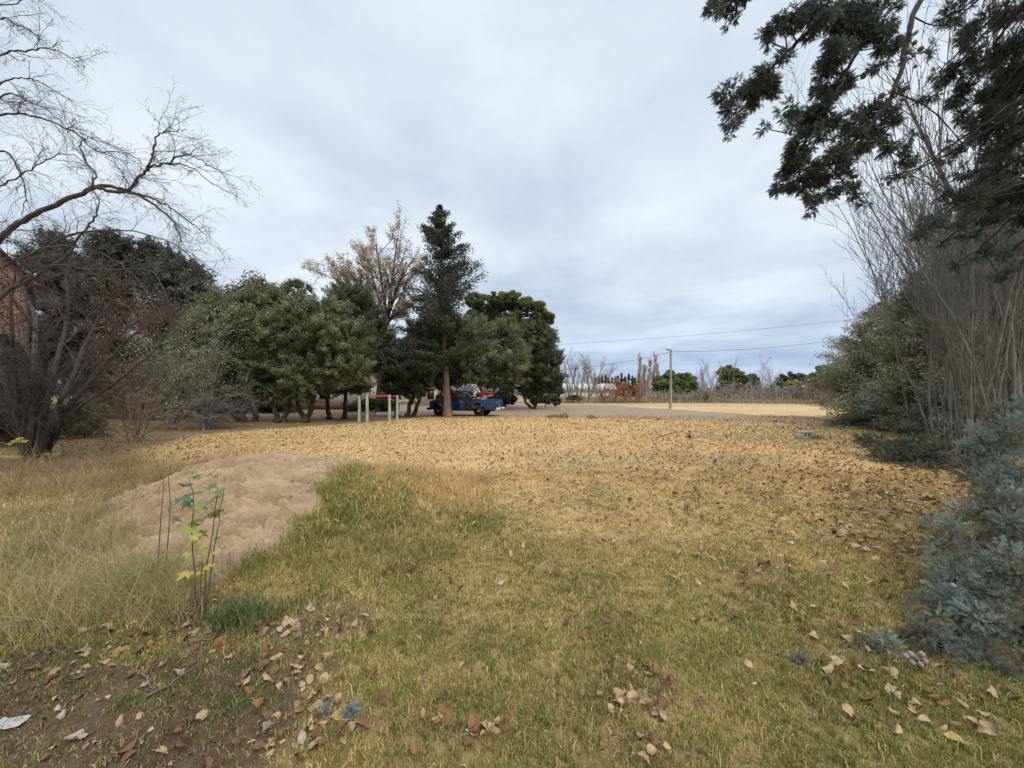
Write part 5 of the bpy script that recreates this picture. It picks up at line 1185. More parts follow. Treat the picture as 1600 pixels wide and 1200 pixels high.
# brick house at the far left
m, nt, ns, l = newmat('brick'); tc = N(ns, 'ShaderNodeTexCoord'); mp = N(ns, 'ShaderNodeMapping'); mp.inputs['Rotation'].default_value = (R(90), 0, 0)
l.new(tc.outputs['Object'], mp.inputs[0]); br = N(ns, 'ShaderNodeTexBrick'); br.inputs['Color1'].default_value = (.40, .175, .10, 1); br.inputs['Color2'].default_value = (.50, .24, .14, 1); br.inputs['Mortar'].default_value = (.36, .30, .25, 1)
br.inputs['Scale'].default_value = 1.0; br.inputs['Brick Width'].default_value = .25; br.inputs['Row Height'].default_value = .085; br.inputs['Mortar Size'].default_value = .008
l.new(mp.outputs[0], br.inputs[0]); p = N(ns, 'ShaderNodeBsdfPrincipled', Roughness=.9); l.new(br.outputs[0], p.inputs['Base Color']); o = N(ns, 'ShaderNodeOutputMaterial'); l.new(p.outputs[0], o.inputs[0]); M['brick'] = m
xm = -21.7; xr_ = xm+4; d = 11.9; ze = 6.3; zr = 11.4
ho = house('brick_house', 'orange brick gable end of a house at the left edge behind bare branches', 2*xm-xr_, xr_, d, d+7, ze, zr, M['brick'], M['bark_dark'], 'x', [(xm-.5, 3.4, 1.1, 1.2)], over=.25)
c_, s_ = math.cos(R(50)), math.sin(R(50)); ho.rotation_euler = (0, 0, R(50)); ho.location = (xm-s_*3.5, 11.94+c_*3.5, 0)

# ------------------------------------------------------------------ parallel bars
M['post_pale'] = solid('post_pale', (.46, .47, .40), (.32, .32, .27), 7, .8, stretch=(1, 1, .3))
M['red_paint'] = solid('red_paint', (.50, .075, .05), (.36, .05, .04), 12, .45)
t = empty('parallel_bars', gnd(590, 660), 'outdoor parallel bars of two red pipes on four pale posts', 'parallel bars')
PB = [(561, 20.9, 619), (573.5, 20.4, 617), (608.5, 21.5, 617), (620.3, 22.2, 618)]; tops = []
for x, d, y in PB:
    b = G(x, d); e_ = at(x+rng.uniform(-.4, .4), y, d); tops.append(e_)
    mb = MB(); mb.tube([b-[0, 0, .05], b*.5+e_*.5+[.012, 0, 0], e_], [.085, .078, .072], 10); mb.lathe([(.072, 0), (.055, .02)], e_, k=10); mb.build('post', M['post_pale'], t, smooth=False)
for i, j in ((0, 3), (1, 2)):
    mb = MB(); mb.tube([tops[i]+[0, 0, -.03], tops[j]+[0, 0, -.03]], .028, 10); mb.build('bar', M['red_paint'], t, smooth=True)
# thin stake
b = gnd(217.5, 680); mb = MB(); mb.tube([b, at(217.2, 652, b[1])+[.01, 0, 0], at(216.8, 624, b[1])], [.016, .014, .012], 7)
tag(mb.build('stake', M['bark_tan'], org=b), 'thin upright wooden stake standing before the bushes at left', 'stake')

# ------------------------------------------------------------------ lamp pole and overhead cables
b = gnd(1047.8, 640); d = b[1]
t = empty('lamp_pole', b, 'tall weathered wooden pole carrying one small round street lamp', 'lamp pole')
M['pole'] = solid('pole', (.44, .39, .31), (.28, .25, .20), 3, .9, stretch=(1, 1, .15))
top_ = at(1048.3, 547, d); mb = MB(); mb.tube([b-[0, 0, .1], b*.5+top_*.5, top_], [.135, .115, .095], 12); mb.lathe([(.28, 0), (.16, .05), (.14, .14)], b, k=12); mb.build('pole', M['pole'], t)
mb = MB(); mb.tube([top_+[0, -.1, -.15], top_+[-.08, -.1, .02], top_+[-.26, -.1, .07], top_+[-.36, -.1, .03]], .028, 8); mb.build('lamp_arm', M['wire'], t)
lc = at(1042.9, 545.2, d)+[0, -.1, 0]
mb = MB(); mb.lathe([(.05, .19), (.09, .17), (.19, .06), (.21, .0), (.20, -.01)], lc, k=16); lh = mb.build('lamp_head', solid('lamp_white', (.75, .75, .73), (.62, .62, .6), 4, .5), t, smooth=True)
mb = MB(); mb.lathe([(.16, 0), (.15, -.08), (.09, -.15), (.02, -.17)], lc+[0, 0, -.015], k=14); mb.build('bulb', solid('lamp_glass', (.7, .72, .74), (.6, .62, .64), 3, .2), lh, smooth=True)
mb = MB(); mb.box(top_+[0, -.02, -.45], (.34, .07, .07)); mb.build('crosspiece', M['post'], t)
def cable(label, pts, sag, r=.011):
    pts = [np.array(q) for q in pts]; seq = []
    for a_, b_ in zip(pts[:-1], pts[1:]):
        tt = np.linspace(0, 1, 28)[:, None]; seq.append((a_+(b_-a_)*tt-np.array([0, 0, 1])*sag*4*tt*(1-tt)))
    q = np.concatenate(seq); V, Q = tubes([(q, np.full(len(q), r))], lambda r: 5); tag(mesh('cable', V, Q, M['cable'], org=pts[0]), label, 'cable')
M['cable'] = solid('cable', (.05, .05, .055), None, 3, .6)
att = at(1047.8, 549.5, d)
cable('lower black cable sagging left from the lamp pole to the right end olive tree', [att, at(780, 577, 42)], .75, .016)
cable('lower black cable running right from the lamp pole behind the cypress', [att, at(1500, 497, 34)], .75, .016)
cable('upper thin cable crossing the sky high above the lamp pole', [at(820, 541, 60), at(1440, 487, 48)], .5, .016)

# ------------------------------------------------------------------ things lying on the lawn
M['rust'] = solid('rust', (.11, .065, .05), (.05, .035, .03), 12, .7, metal=.3)
M['hose'] = solid('hose', (.14, .10, .08), (.08, .06, .05), 8, .7)
b = gnd(1077, 685); d = b[1]
t = empty('lawn_sprinkler', b, 'small dark metal sprinkler on a stand in the dry lawn', 'sprinkler')
mb = MB(); k_ = d/F
for a_ in (0, 2.1, 4.2): mb.tube([b+[0, 0, 4*k_], b+[5.5*k_*math.cos(a_+.4), 5.5*k_*math.sin(a_+.4), .01]], .014, 6)
mb.build('stand', M['rust'], t)
mb = MB(); mb.lathe([(.05, .02), (.06, .05), (.055, .10), (.02, .12), (.014, 10*k_)], b, k=10); mb.build('body', M['rust'], t)
mb = MB(); mb.tube([b+[-2.2*k_, 0, 10.5*k_], b+[2.2*k_, 0, 10.8*k_]], .013, 6); mb.tube([b+[0, 0, 9*k_], b+[0, 0, 12.4*k_]], .018, 6); mb.build('nozzle', M['rust'], t)
hp = pathline([b+[0, -.02, 7*k_], at(1065, 674.5, d), at(1050, 677, d), at(1036, 681, d-.3), gnd(1024, 686)*[1, 1, 0]+[0, 0, .02]], 30)
V, Q = tubes([(hp, np.full(30, .013))], lambda r: 7); tag(mesh('hose', V, Q, M['hose'], org=hp[0]), 'stiff brown hose arching off the lawn sprinkler to the left', 'hose')
# concrete box
M['concrete'] = solid('concrete', (.62, .58, .52), (.44, .41, .36), 6, .9, bump=.2)
b = gnd(1266, 686); d = b[1]; k_ = d/F
t = empty('concrete_box', b, 'low pale concrete valve box with an open side, sitting in the dry lawn', 'concrete box')
mb = MB(); L_, W_, H_ = 25*k_, .30, 12*k_
mb.box((b[0], b[1]+.18, H_-.035), (L_, W_, .07)); mb.build('lid', M['concrete'], t)
mb = MB(); mb.box((b[0]-L_/2+.07, b[1]+.18, (H_-.07)/2), (.14, W_-.04, H_-.07)); mb.box((b[0]+L_*.2, b[1]+.18, (H_-.07)/2), (.09, W_-.04, H_-.07)); mb.box((b[0]-L_*.13, b[1]+.28, (H_-.07)/2), (L_*.5, .06, H_-.075)); mb.box((b[0]-L_*.13, b[1]+.06, .035), (L_*.5, .05, .07)); mb.box((b[0]-L_*.1, b[1]+.07, (H_-.07)/2), (.05, .05, H_-.075)); mb.box((b[0]+L_/2-.05, b[1]+.28, (H_-.07)/2), (.06, .06, H_-.07)); mb.build('body', M['concrete'], t)
mb = MB(); mb.tube([b+[-.06, .22, .02], b+[-.06, .22, H_*.7]], .04, 8); mb.tube([b+[-.14, .22, H_*.5], b+[.06, .22, H_*.5]], .03, 8); mb.build('valve', M['wire'], t)
xx = b[0]+L_*.45+rng.normal(0, .13, 160); yy = b[1]+rng.normal(0.05, .12, 160)
V, Q, T, C, _ = stalks(xx, yy, np.zeros(160), rng.uniform(.06, .2, 160), np.full(160, .012), rng.uniform(.1, .8, 160), pal(160, GRN), nseg=3)
tag(mesh('grass_tuft', V, [Q], M['grass'], col=C, org=b), 'small green tuft growing at the right corner of the concrete box', 'grass tuft')
# short stakes, pipe and logs along the road
b = gnd(880, 651); d = b[1]; mb = MB(); mb.tube([b, at(880.4, 642, d), at(878.6, 638.5, d), at(876.8, 638.2, d)], .03, 7)
tag(mb.build('standpipe', solid('pale_pipe', (.62, .60, .55), (.5, .48, .44), 8, .6), org=b), 'short pale bent standpipe at the lawn edge below the right end olive', 'standpipe')
for i, (px, py, h, w) in enumerate([(880, 653, 6, 9), (866, 652, 4, 6), (924, 653.5, 4.5, 8), (858, 653, 3, 5)]):
    b = gnd(px, py); d = b[1]; n = 260; V, Q, T, C, _ = stalks(b[0]+rng.normal(0, w*.42/F*d, n), b[1]+rng.normal(0, .2, n), np.zeros(n), rng.gamma(6, 1/6, n)*h/F*d*1.1, np.full(n, .03), rng.uniform(.2, .9, n), pal(n, GRN[:3]+[(.40, .36, .14), (.46, .36, .15)]), nseg=3)
    tag(mesh('grass_tuft', V, [Q], M['grass'], col=C, org=b), ['yellow green weed tuft round the pale standpipe', 'tiny weed tuft just left of the pale standpipe', 'straw green weed tuft right of the pale standpipe on the road edge', 'smallest weed tuft at the road edge near the right end olive'][i], 'grass tuft')
b = gnd(1334, 661); d = b[1]; mb = MB(); mb.tube([b, at(1334, 653, d)], .04, 7); mb.tube([b+[.22, .1, 0], at(1340, 656, d)+[0, .1, 0]], .03, 7); mb.tube([at(1333, 655.5, d), at(1341, 656.5, d)], .02, 6)
tag(mb.build('stub_post', M['bark_tan'], org=b), 'short broken wooden stub post at the road edge left of the cypresses', 'post')
b = gnd(1383, 663); d = b[1]; mb = MB(); mb.tube([b+[-.32, 0, .1], b+[.1, .1, .12], b+[.42, .05, .11]], [.10, .11, .10], 9); o = mb.build('log', M['bark_pale'], org=b); tag(o, 'pale cut log lying below the broad end cypress', 'log')
for i, (px, py, w) in enumerate([(1211, 658.8, 5), (1135, 657.6, 4), (1030, 655.6, 4.5), (765, 652.4, 4), (725, 653, 4), (790, 653, 3)]):
    b = gnd(px, py); d = b[1]; s = w/F*d; rr = np.random.default_rng(560+i); n = 14; u = rr.normal(0, 1, (60, 3)); u /= np.linalg.norm(u, axis=1, keepdims=True)
    import bmesh
    bm = bmesh.new(); bmesh.ops.create_icosphere(bm, subdivisions=2, radius=1)
    for v in bm.verts: v.co *= .8+.4*float(vnoise(v.co.x*1.7+i*9, v.co.y*1.7+v.co.z*2.3, i)); v.co.x *= s; v.co.y *= s*.6; v.co.z = v.co.z*s*.35+s*.15
    me = bpy.data.meshes.new('stone'); bm.to_mesh(me); bm.free(); me.materials.append(M['bark_grey'] if i > 2 else M['rust'])
    o = bpy.data.objects.new('stone', me); COL.objects.link(o); o.location = b; ORG[o] = b
    tag(o, ['small dark stone at the road edge, farthest right of the stones', 'small dark stone at the road edge below the white trunked tree', 'small dark stone at the road edge below the lamp pole', 'grey stone beside the rear wheel of the blue pickup', 'grey stone under the middle of the blue pickup', 'grey stone behind the rear bumper of the blue pickup'][i], 'stone')
# twigs on the bare soil
for i, (pl, r0, lab) in enumerate([([(230, 1098), (262, 1084), (290, 1062), (310, 1048)], .006, 'thin grey stick lying across the bare soil at lower left'), ([(215, 1062), (228, 1066), (234, 1080), (236, 1092)], .005, 'short crooked pale twig on the bare soil'), ([(112, 1074), (140, 1058)], .006, 'short brown stick at the left of the bare soil'), ([(272, 1012), (310, 1010), (345, 1000)], .006, 'pale stick among the leaves above the bare soil'), ([(1130, 965), (1160, 985), (1182, 1012)], .006, 'dry twig in the turf at centre right')]):
    q = []
    for x, y in pl: g_ = gnd(x, y); q.append((g_[0], g_[1], float(surf(np.array([g_[0]]), np.array([g_[1]]))[0])+.02))
    q = pathline(q, 12, .004); V, Q = tubes([(q, np.linspace(r0, r0*.5, 12))], lambda r: 6); tag(mesh('twig', V, Q, M['twig_grey'] if i % 2 == 0 else M['bark_pale'], org=q[0], smooth=True), lab, 'twig')
# crumpled pale scrap at far lower left, white paper
def scrap(px, py, s, label, name, col, seed):
    rr = np.random.default_rng(seed); g_ = gnd(px, py); z = float(surf(np.array([g_[0]]), np.array([g_[1]]))[0]); u = np.linspace(-1, 1, 9); X_, Y_ = np.meshgrid(u, u*.55)
    Z_ = .28*np.abs(fbm(X_+seed, Y_, 2.2, 3, seed)-.35)*2+.1; Z_ -= Z_.min(); V = np.stack([X_+.12*fbm(X_, Y_, 3, 2, seed+1), Y_, Z_], -1).reshape(-1, 3)*s
    idx = np.arange(81).reshape(9, 9); a_ = rr.uniform(0, 3); c_, s_ = math.cos(a_), math.sin(a_); V = V@np.array([[c_, s_, 0], [-s_, c_, 0], [0, 0, 1]])
    o = mesh(name, V+[g_[0], g_[1], z+.012], np.stack([idx[:-1, :-1], idx[:-1, 1:], idx[1:, 1:], idx[1:, :-1]], -1).reshape(-1, 4), M['scrap_'+col], org=(g_[0], g_[1], z)); tag(o, label, 'litter')
M['scrap_white'] = solid('scrap_white', (.50, .49, .47), (.30, .29, .28), 14, .6); M['scrap_green'] = solid('scrap_green', (.03, .20, .08), (.02, .15, .06), 14, .5)
scrap(14, 1142, .06, 'crumpled white scrap at the lower left corner', 'paper_scrap', 'white', 3)
scrap(485, 952, .04, 'white crumpled scrap right of the bright green grass clump', 'paper_scrap', 'white', 5)
scrap(100, 928, .04, 'white crumpled scrap in the wild grass at left', 'paper_scrap', 'white', 6)
scrap(1063, 1012, .012, 'tiny white and green wrapper scrap in the turf', 'wrapper', 'white', 7)
scrap(1068, 1006, .013, 'tiny green wrapper corner in the turf', 'wrapper', 'green', 8)
# little fallen cypress sprays
for i, (px, py, k, s, lab) in enumerate([(550, 1125, 26, .045, 'small fallen blue green cypress spray in the turf at bottom centre'), (508, 1122, 12, .035, 'smaller blue green cypress spray left of the other fallen one'), (1250, 1040, 22, .05, 'flattened dull green cypress spray in the turf near the low boughs')]):
    g_ = gnd(px, py); rr = np.random.default_rng(570+i); z = float(surf(np.array([g_[0]]), np.array([g_[1]]))[0]); P_ = np.stack([g_[0]+rr.normal(0, .02, k*2), g_[1]+rr.normal(0, .014, k*2), z+.012+rr.uniform(0, .03, k*2)], -1); D_ = rr.normal(0, 1, (k*2, 3))+[0, 0, .5]
    V, Fs, C = sprigs(P_, D_, np.full(k*2, s), pal(k*2, [(.24, .32, .33), (.19, .27, .27), (.28, .34, .33)] if i < 2 else NL), rr); tag(mesh('cypress_spray', V, Fs, M['needle_near'], col=C, org=(g_[0], g_[1], z)), lab, 'cypress spray')

# ------------------------------------------------------------------ sapling with lobed yellow green leaves
r_ = np.random.default_rng(600)
M['stem'] = solid('stem', (.13, .10, .085), (.075, .06, .05), 20, .7)
def lobed_leaf(pos, dr, s, colr, parent, up, stems=None):
    """five lobed maple like leaf, slightly cupped"""
    ang = np.array([-2.5, -1.75, -1.35, -.95, -.55, -.28, 0, .28, .55, .95, 1.35, 1.75, 2.5]); rad = np.array([.42, .62, .45, .82, .5, .62, 1.0, .62, .5, .82, .45, .62, .42])
    V = [(0, 0, 0)]+[(math.sin(a_)*q, math.cos(a_)*q, -.22*q*q+r_.normal(0, .03)) for a_, q in zip(ang, rad)]
    V = np.array(V)*s; y = unit(np.array(dr)); x = unit(np.cross(y, up)); z = np.cross(x, y); W = V[:, :1]*x+V[:, 1:2]*y+V[:, 2:]*z+pos
    Fs = np.array([(0, i, i+1) for i in range(1, 13)])
    if stems:      # leaf stalk back to the nearest stem
        P_ = np.concatenate(stems); j = P_[int(np.argmin(((P_-pos-np.array([0, 0, -.05]))**2).sum(1)))]; m_ = (pos+j)*.5+np.array([0, 0, .012]); k_ = len(W)
        e_ = np.array([.0011, 0, 0]); f_ = np.array([0, 0, .0011]); W = np.concatenate([W, [pos-e_-f_, pos+e_+f_, m_-e_-f_, m_+e_+f_, j-e_, j+e_]]); Fs = np.concatenate([Fs, [(k_, k_+1, k_+2), (k_+1, k_+3, k_+2), (k_+2, k_+3, k_+4), (k_+3, k_+5, k_+4)]])
    o = mesh('leaf', W, Fs, M['leaf'], parent, col=np.clip(np.array(colr)*r_.uniform(.85, 1.15, (len(W), 1)), 0, .9)); return o
b = gnd(312, 962); d = b[1]; t = empty('maple_sapling', b, 'young sapling with lobed yellow and green leaves in front of the sandy mound', 'sapling')
ST = [[(309, 958), (304, 900), (300, 830), (302, 790), (296, 748)], [(316, 955), (324, 880), (332, 820), (338, 790), (342, 765)], [(320, 958), (330, 890), (340, 830), (345, 795), (352, 760)], [(312, 960), (314, 915), (316, 880)], [(258, 915), (262, 850), (268, 790), (264, 748)]]
SQ = []
for pl in ST[:4]:
    q = pathline([at(x, y, d-.01*i) for i, (x, y) in enumerate(pl)], 14); q[0] = b+[q[0][0]-b[0], 0, 0]; q[1:] += r_.normal(0, .004, q[1:].shape); SQ.append(q); V, Q = tubes([(q, np.linspace(.0045, .002, 14))], lambda r: 6); mesh('stem', V, Q, M['stem'], t, smooth=True)
YG = {'g': (.15, .20, .06), 'G': (.11, .19, .10), 'y': (.42, .385, .09), 'l': (.26, .30, .07), 'o': (.46, .36, .10), 'd': (.17, .18, .06)}
for (x, y, s, c) in [(300, 737, 12, 'g'), (312, 744, 12, 'g'), (330, 739, 11, 'g'), (340, 743, 8, 'g'), (284, 756, 12, 'g'), (298, 757, 8, 'd'), (327, 760, 12, 'g'), (285, 776, 20, 'G'), (292, 783, 14, 'g'), (314, 768, 8, 'G'), (345, 768, 12, 'g'), (340, 775, 12, 'd'), (325, 783, 13, 'g'), (312, 790, 12, 'l'), (300, 791, 8, 'd'), (341, 801, 15, 'd'), (325, 805, 13, 'd'), (313, 812, 13, 'd'), (270, 810, 12, 'd'), (292, 823, 19, 'l'), (312, 833, 12, 'd'), (298, 843, 14, 'y'), (308, 838, 11, 'y'), (317, 851, 9, 'y'), (297, 861, 14, 'y'), (341, 839, 9, 'd'), (338, 861, 8, 'y'), (325, 868, 9, 'y'), (327, 885, 10, 'y'), (293, 894, 15, 'o'), (312, 894, 9, 'y')]:
    p_ = at(x, y, d+r_.uniform(-.07, .07)); lobed_leaf(p_, [r_.uniform(-1, 1), r_.uniform(-1, .2), r_.uniform(-.35, .1)], s/F*d*1.2, YG[c], t, np.array([r_.normal(0, .25), -.45, 1]), SQ)
b2 = gnd(258, 905); t2 = empty('bare_seedling', b2, 'two thin bare reddish stems rising from the wild grass left of the sapling', 'seedling')
for pl in ([(256, 905), (262, 850), (266, 790), (263, 745), (268, 742)], [(246, 900), (250, 830), (254, 780), (256, 745)]):
    q = pathline([at(x, y, b2[1]) for x, y in pl], 14); V, Q = tubes([(q, np.linspace(.005, .002, 14))], lambda r: 5); mesh('stem', V, Q, M['stem'], t2, smooth=True)
# yellow leafed sprigs at the plum tree
for i, (px, py, lab, lst) in enumerate([(14, 722, 'yellow green leafy sprig at the left edge by the purple tree foot', [(6, 712), (18, 713), (28, 713), (22, 688), (30, 684), (16, 692), (36, 688)]), (72, 722, 'yellow green leafy sprig right of the purple tree foot', [(68, 714), (78, 716), (84, 712), (88, 708), (74, 708), (82, 718)])]):
    b = gnd(px, py)-[0, .6, 0]; t = empty('leafy_sprig', b, lab, 'sprig')
    for (x, y) in lst:
        p_ = at(x, y, b[1]); q = pathline([b, b*.5+p_*.5+[0, 0, .08], p_], 8); V, Q = tubes([(q, np.linspace(.006, .003, 8))], lambda r: 5); mesh('stem', V, Q, M['stem'], t); lobed_leaf(p_, [r_.uniform(-1, 1), -.5, -.1], .115, YG['l' if i else 'y'], t, np.array([0, -.4, 1])); lobed_leaf(p_+[.05, 0, -.01], [r_.uniform(-1, 1), -.5, -.1], .09, YG['y'], t, np.array([0, -.5, 1]))
# ------------------------------------------------------------------ pickup truck (local x to the rear, -y is the near side)
M['blue'] = solid('blue', (.010, .045, .165), (.008, .034, .13), 1.5, .28, spec=.5, coat=.5)
M['blue_dull'] = solid('blue_dull', (.022, .055, .14), (.015, .038, .10), 3, .5)
M['black'] = solid('black', (.012, .012, .013), (.008, .008, .008), 6, .55)
M['rubber'] = solid('rubber', (.022, .021, .021), (.014, .013, .013), 12, .85)
M['chrome'] = solid('chrome', (.72, .72, .72), (.60, .60, .60), 5, .3, metal=.6)
M['white_paint'] = solid('white_paint', (.78, .78, .76), (.66, .66, .64), 4, .45)
M['glass'] = solid('glass', (.045, .055, .065), (.03, .04, .05), 2, .06, spec=.7)
M['red_plastic'] = solid('red_plastic', (.52, .02, .03), (.42, .015, .022), 5, .35)
M['tail_red'] = solid('tail_red', (.14, .012, .012), None, 5, .3)
b = np.array([at(676, 640, 27.6)[0], 27.7, .006])
t = empty('pickup_truck', b, 'old dark blue pickup truck parked in the shade behind the tall conifer', 'pickup truck', rz=R(-13))
W = .92   # half width
def side(prof, y0, y1, nm, mat, par=t, bev=.03):
    mb = MB(); mb.prism(prof, y0, y1); return mb.build(nm, mat, par, local=True, bevel=bev)
HW = .42
arch = lambda xc, r0, z0: [(xc+r0*math.cos(a_), z0+r0*math.sin(a_)) for a_ in np.linspace(math.pi, 0, 9)]
# front clip with hood, cowl and wheel arches
fr = [(.16, .50)]+arch(.80, .44, .50)+[(1.52, .45), (1.52, 1.12), (1.36, 1.13), (.75, 1.10), (.24, 1.06), (.15, .98)]
side(fr, -W, W, 'body', M['blue'])
side([(.26, 1.06), (.80, 1.11), (1.36, 1.14), (1.36, 1.18), (.80, 1.155), (.30, 1.10)], -.62, .62, 'hood', M['blue'])
cab = [(1.53, .42), (2.78, .42), (2.80, 1.12), (2.74, 1.66), (2.62, 1.74), (1.98, 1.75), (1.86, 1.68), (1.55, 1.13)]
cb = side(cab, -W+.03, W-.03, 'cab', M['blue'])
for s in (-1, 1):
    y0 = s*(W-.028)
    w = side([(1.70, 1.17), (2.66, 1.17), (2.60, 1.62), (1.96, 1.63)], y0-.012, y0+.012, 'side_window', M['glass'], cb, 0)
    dr_ = side([(1.60, .50), (2.66, .50), (2.68, 1.13), (1.60, 1.13)], y0-.02, y0+.02, 'door', M['blue'])
    mb = MB(); mb.box((2.52, s*(W+.012), 1.0), (.14, .03, .03)); mb.build('handle', M['chrome'], dr_, local=True)
    mb = MB(); mb.box((1.72, s*(W+.10), 1.26), (.05, .16, .14)); mb.box((1.72, s*(W+.02), 1.20), (.025, .12, .025)); mb.build('side_mirror', M['chrome'], t, local=True)
mb = MB(); mb.prism([(1.585, 1.19), (1.875, 1.66), (1.86, 1.67), (1.565, 1.195)], -.74, .74); mb.build('windshield', M['glass'], cb, local=True)
mb = MB(); mb.box((2.80, 0, 1.40), (.02, 1.2, .38)); mb.build('rear_window', M['glass'], cb, local=True)
# bed
bd = [(2.86, .46)]+[(3.10, .46)]+arch(3.72, .46, .48)+[(4.88, .46), (4.90, .78), (4.88, 1.12), (2.86, 1.12)]
be = None
for s in (-1, 1):
    o = side(bd, s*W-.05*(s+1)/1, s*W+.05*(1-s)/1, 'bed_side', M['blue'])
    mb = MB(); mb.box((3.87, s*(W+.006), .97), (2.0, .02, .035)); mb.build('side_moulding', M['blue_dull'], o, local=True)
    mb = MB(); mb.box((3.87, s*(W-.05), 1.14), (2.02, .13, .04)); mb.build('bed_rail', M['blue_dull'], o, local=True)
mb = MB(); mb.box((3.87, 0, .66), (2.0, 2*W-.2, .05)); mb.build('bed_floor', M['black'], t, local=True)
mb = MB(); mb.box((2.885, 0, .87), (.05, 2*W-.2, .46)); mb.build('bed_front', M['blue'], t, local=True)
tg = MB(); tg.box((4.90, 0, .86), (.06, 1.60, .52)); tgo = tg.build('tailgate', M['blue_dull'], t, local=True, bevel=.015)
mb = MB(); mb.box((4.935, 0, .86), (.012, 1.1, .28)); mb.build('panel', M['blue'], tgo, local=True)
for s in (-1, 1):
    mb = MB(); mb.box((4.92, s*.865, .86), (.05, .10, .42)); mb.build('corner_panel', M['white_paint'] if s < -5 else M['blue_dull'], t, local=True)
    mb = MB(); mb.box((4.955, s*.865, .76), (.02, .07, .11)); mb.build('taillight', M['tail_red'], t, local=True)
mb = MB(); mb.box((5.04, 0, .53), (.10, 1.86, .14)); mb.box((5.0, -.5, .53), (.1, .08, .1)); mb.box((5.0, .5, .53), (.1, .08, .1)); mb.build('rear_bumper', M['white_paint'], t, local=True, bevel=.015)
mb = MB(); mb.box((5.098, 0, .54), (.012, .36, .10)); mb.build('number_plate', M['black'], t, local=True)
mb = MB(); mb.box((.02, 0, .50), (.14, 1.84, .17)); mb.box((.14, -.55, .50), (.16, .08, .1)); mb.box((.14, .55, .50), (.16, .08, .1)); mb.build('front_bumper', M['black'], t, local=True, bevel=.02)
mb = MB(); mb.box((.145, 0, .80), (.05, 1.2, .30)); 
for k in range(5): mb.box((.115, 0, .69+.055*k), (.03, 1.2, .018))
mb.build('grille', M['black'], t, local=True)
for s in (-1, 1):
    mb = MB(); mb.lathe([(.12, .10), (.115, .08), (.06, .06)], (0.03, s*.74, .82), axis='x', k=16); mb.build('headlight', M['chrome'], t, local=True, smooth=True)
mb = MB(); mb.box((2.45, 0, .42), (4.2, .8, .14)); mb.lathe([(.05, 0), (.05, 1.5)], (.80, -.75, .36), axis='y', k=8); mb.lathe([(.05, 0), (.05, 1.5)], (3.72, -.75, .36), axis='y', k=8); mb.build('chassis', M['black'], t, local=True)
for s in (-1, 1):
    mb = MB(); mb.prism(arch(.80, .46, .50)+[(1.30, .50)]+arch(.80, .52, .50)[::-1], s*(W+.02)-.03, s*(W+.02)+.03) if False else mb.tube([(x, s*(W+.005), z) for x, z in arch(3.72, .47, .48)], .025, 6); mb.build('wheel_arch', M['blue_dull'], t, local=True)
    mb = MB(); mb.tube([(x, s*(W+.005), z) for x, z in arch(.80, .45, .50)], .02, 6); mb.build('wheel_arch', M['blue_dull'], t, local=True)
    for xc in (.80, 3.72):
        yc = s*(W-.14); wh = empty('wheel', (xc, yc, .36)); wh.parent = t
        prof = [(.20, -.10), (.30, -.115), (.345, -.10), (.36, -.07), (.36, .07), (.345, .10), (.30, .115), (.20, .10)]
        mb = MB(); mb.lathe(prof, (0, 0, 0), axis='y', k=28); mb.build('tyre', M['rubber'], wh, local=True, smooth=True)
        mb = MB(); mb.lathe([(.21, -.06), (.215, .0), (.21, .06)], (0, s*.06, 0), axis='y', k=22); mb.build('rim', M['black'], wh, local=True)
        mb = MB(); mb.lathe([(.045, 0), (.05, .03), (.03, .055)] if s > 0 else [(.03, -.055), (.05, -.03), (.045, 0)], (0, s*.115, 0), axis='y', k=12); mb.build('hub', M['chrome'], wh, local=True)
mb = MB(); mb.box((1.9, -.3, 1.15), (.3, .5, .5)); mb.build('seat', M['black'], cb, local=True)

# ------------------------------------------------------------------ red motorbike standing in the bed
mt = empty('dirt_bike', np.array(b)+np.array([math.cos(R(-13))*3.86-math.sin(R(-13))*(-.1), math.sin(R(-13))*3.86+math.cos(R(-13))*(-.1), .69]), 'red off road motorbike standing in the bed of the blue pickup', 'motorbike', rz=R(-13))
def wheel(x, r0):
    w = empty('wheel', (x, 0, r0)); w.parent = mt; V = []
    a_ = np.linspace(0, 2*math.pi, 29); q = np.stack([np.cos(a_)*(r0-.04), 0*a_, np.sin(a_)*(r0-.04)], -1); V, Q = tubes([(q, np.full(29, .045))], lambda r: 8); mesh('tyre', V, Q, M['rubber'], w, local=True, smooth=True)
    mb = MB(); mb.lathe([(.035, -.07), (.05, 0), (.035, .07)], (0, 0, 0), axis='y', k=10)
    for k in range(12):
        c_ = math.cos(k*math.pi/6), math.sin(k*math.pi/6); mb.tube([(0, 0, 0), (c_[0]*(r0-.07), 0, c_[1]*(r0-.07))], .004, 4)
    mb.build('rim', M['chrome'], w, local=True)
wheel(-.72, .33); wheel(.62, .31)
mb = MB()
for s in (-1, 1): mb.tube([(-.72, s*.08, .33), (-.52, s*.08, .80), (-.45, s*.08, .98)], .026, 8)
mb.box((-.49, 0, .86), (.08, .22, .05)); mb.build('fork', M['chrome'], mt, local=True)
mb = MB(); mb.tube([(-.38, -.36, 1.13), (-.42, -.20, 1.07), (-.44, 0, 1.03), (-.42, .20, 1.07), (-.38, .36, 1.13)], .016, 8)
for s in (-1, 1): mb.tube([(-.38, s*.30, 1.12), (-.37, s*.42, 1.14)], .024, 8)
mb.build('handlebar', M['black'], mt, local=True)
mb = MB(); mb.prism([(-.86, .74), (-.62, .80), (-.38, .86), (-.60, .84), (-.92, .77), (-1.0, .70)], -.07, .07); mb.build('front_fender', M['red_plastic'], mt, local=True, bevel=.01)
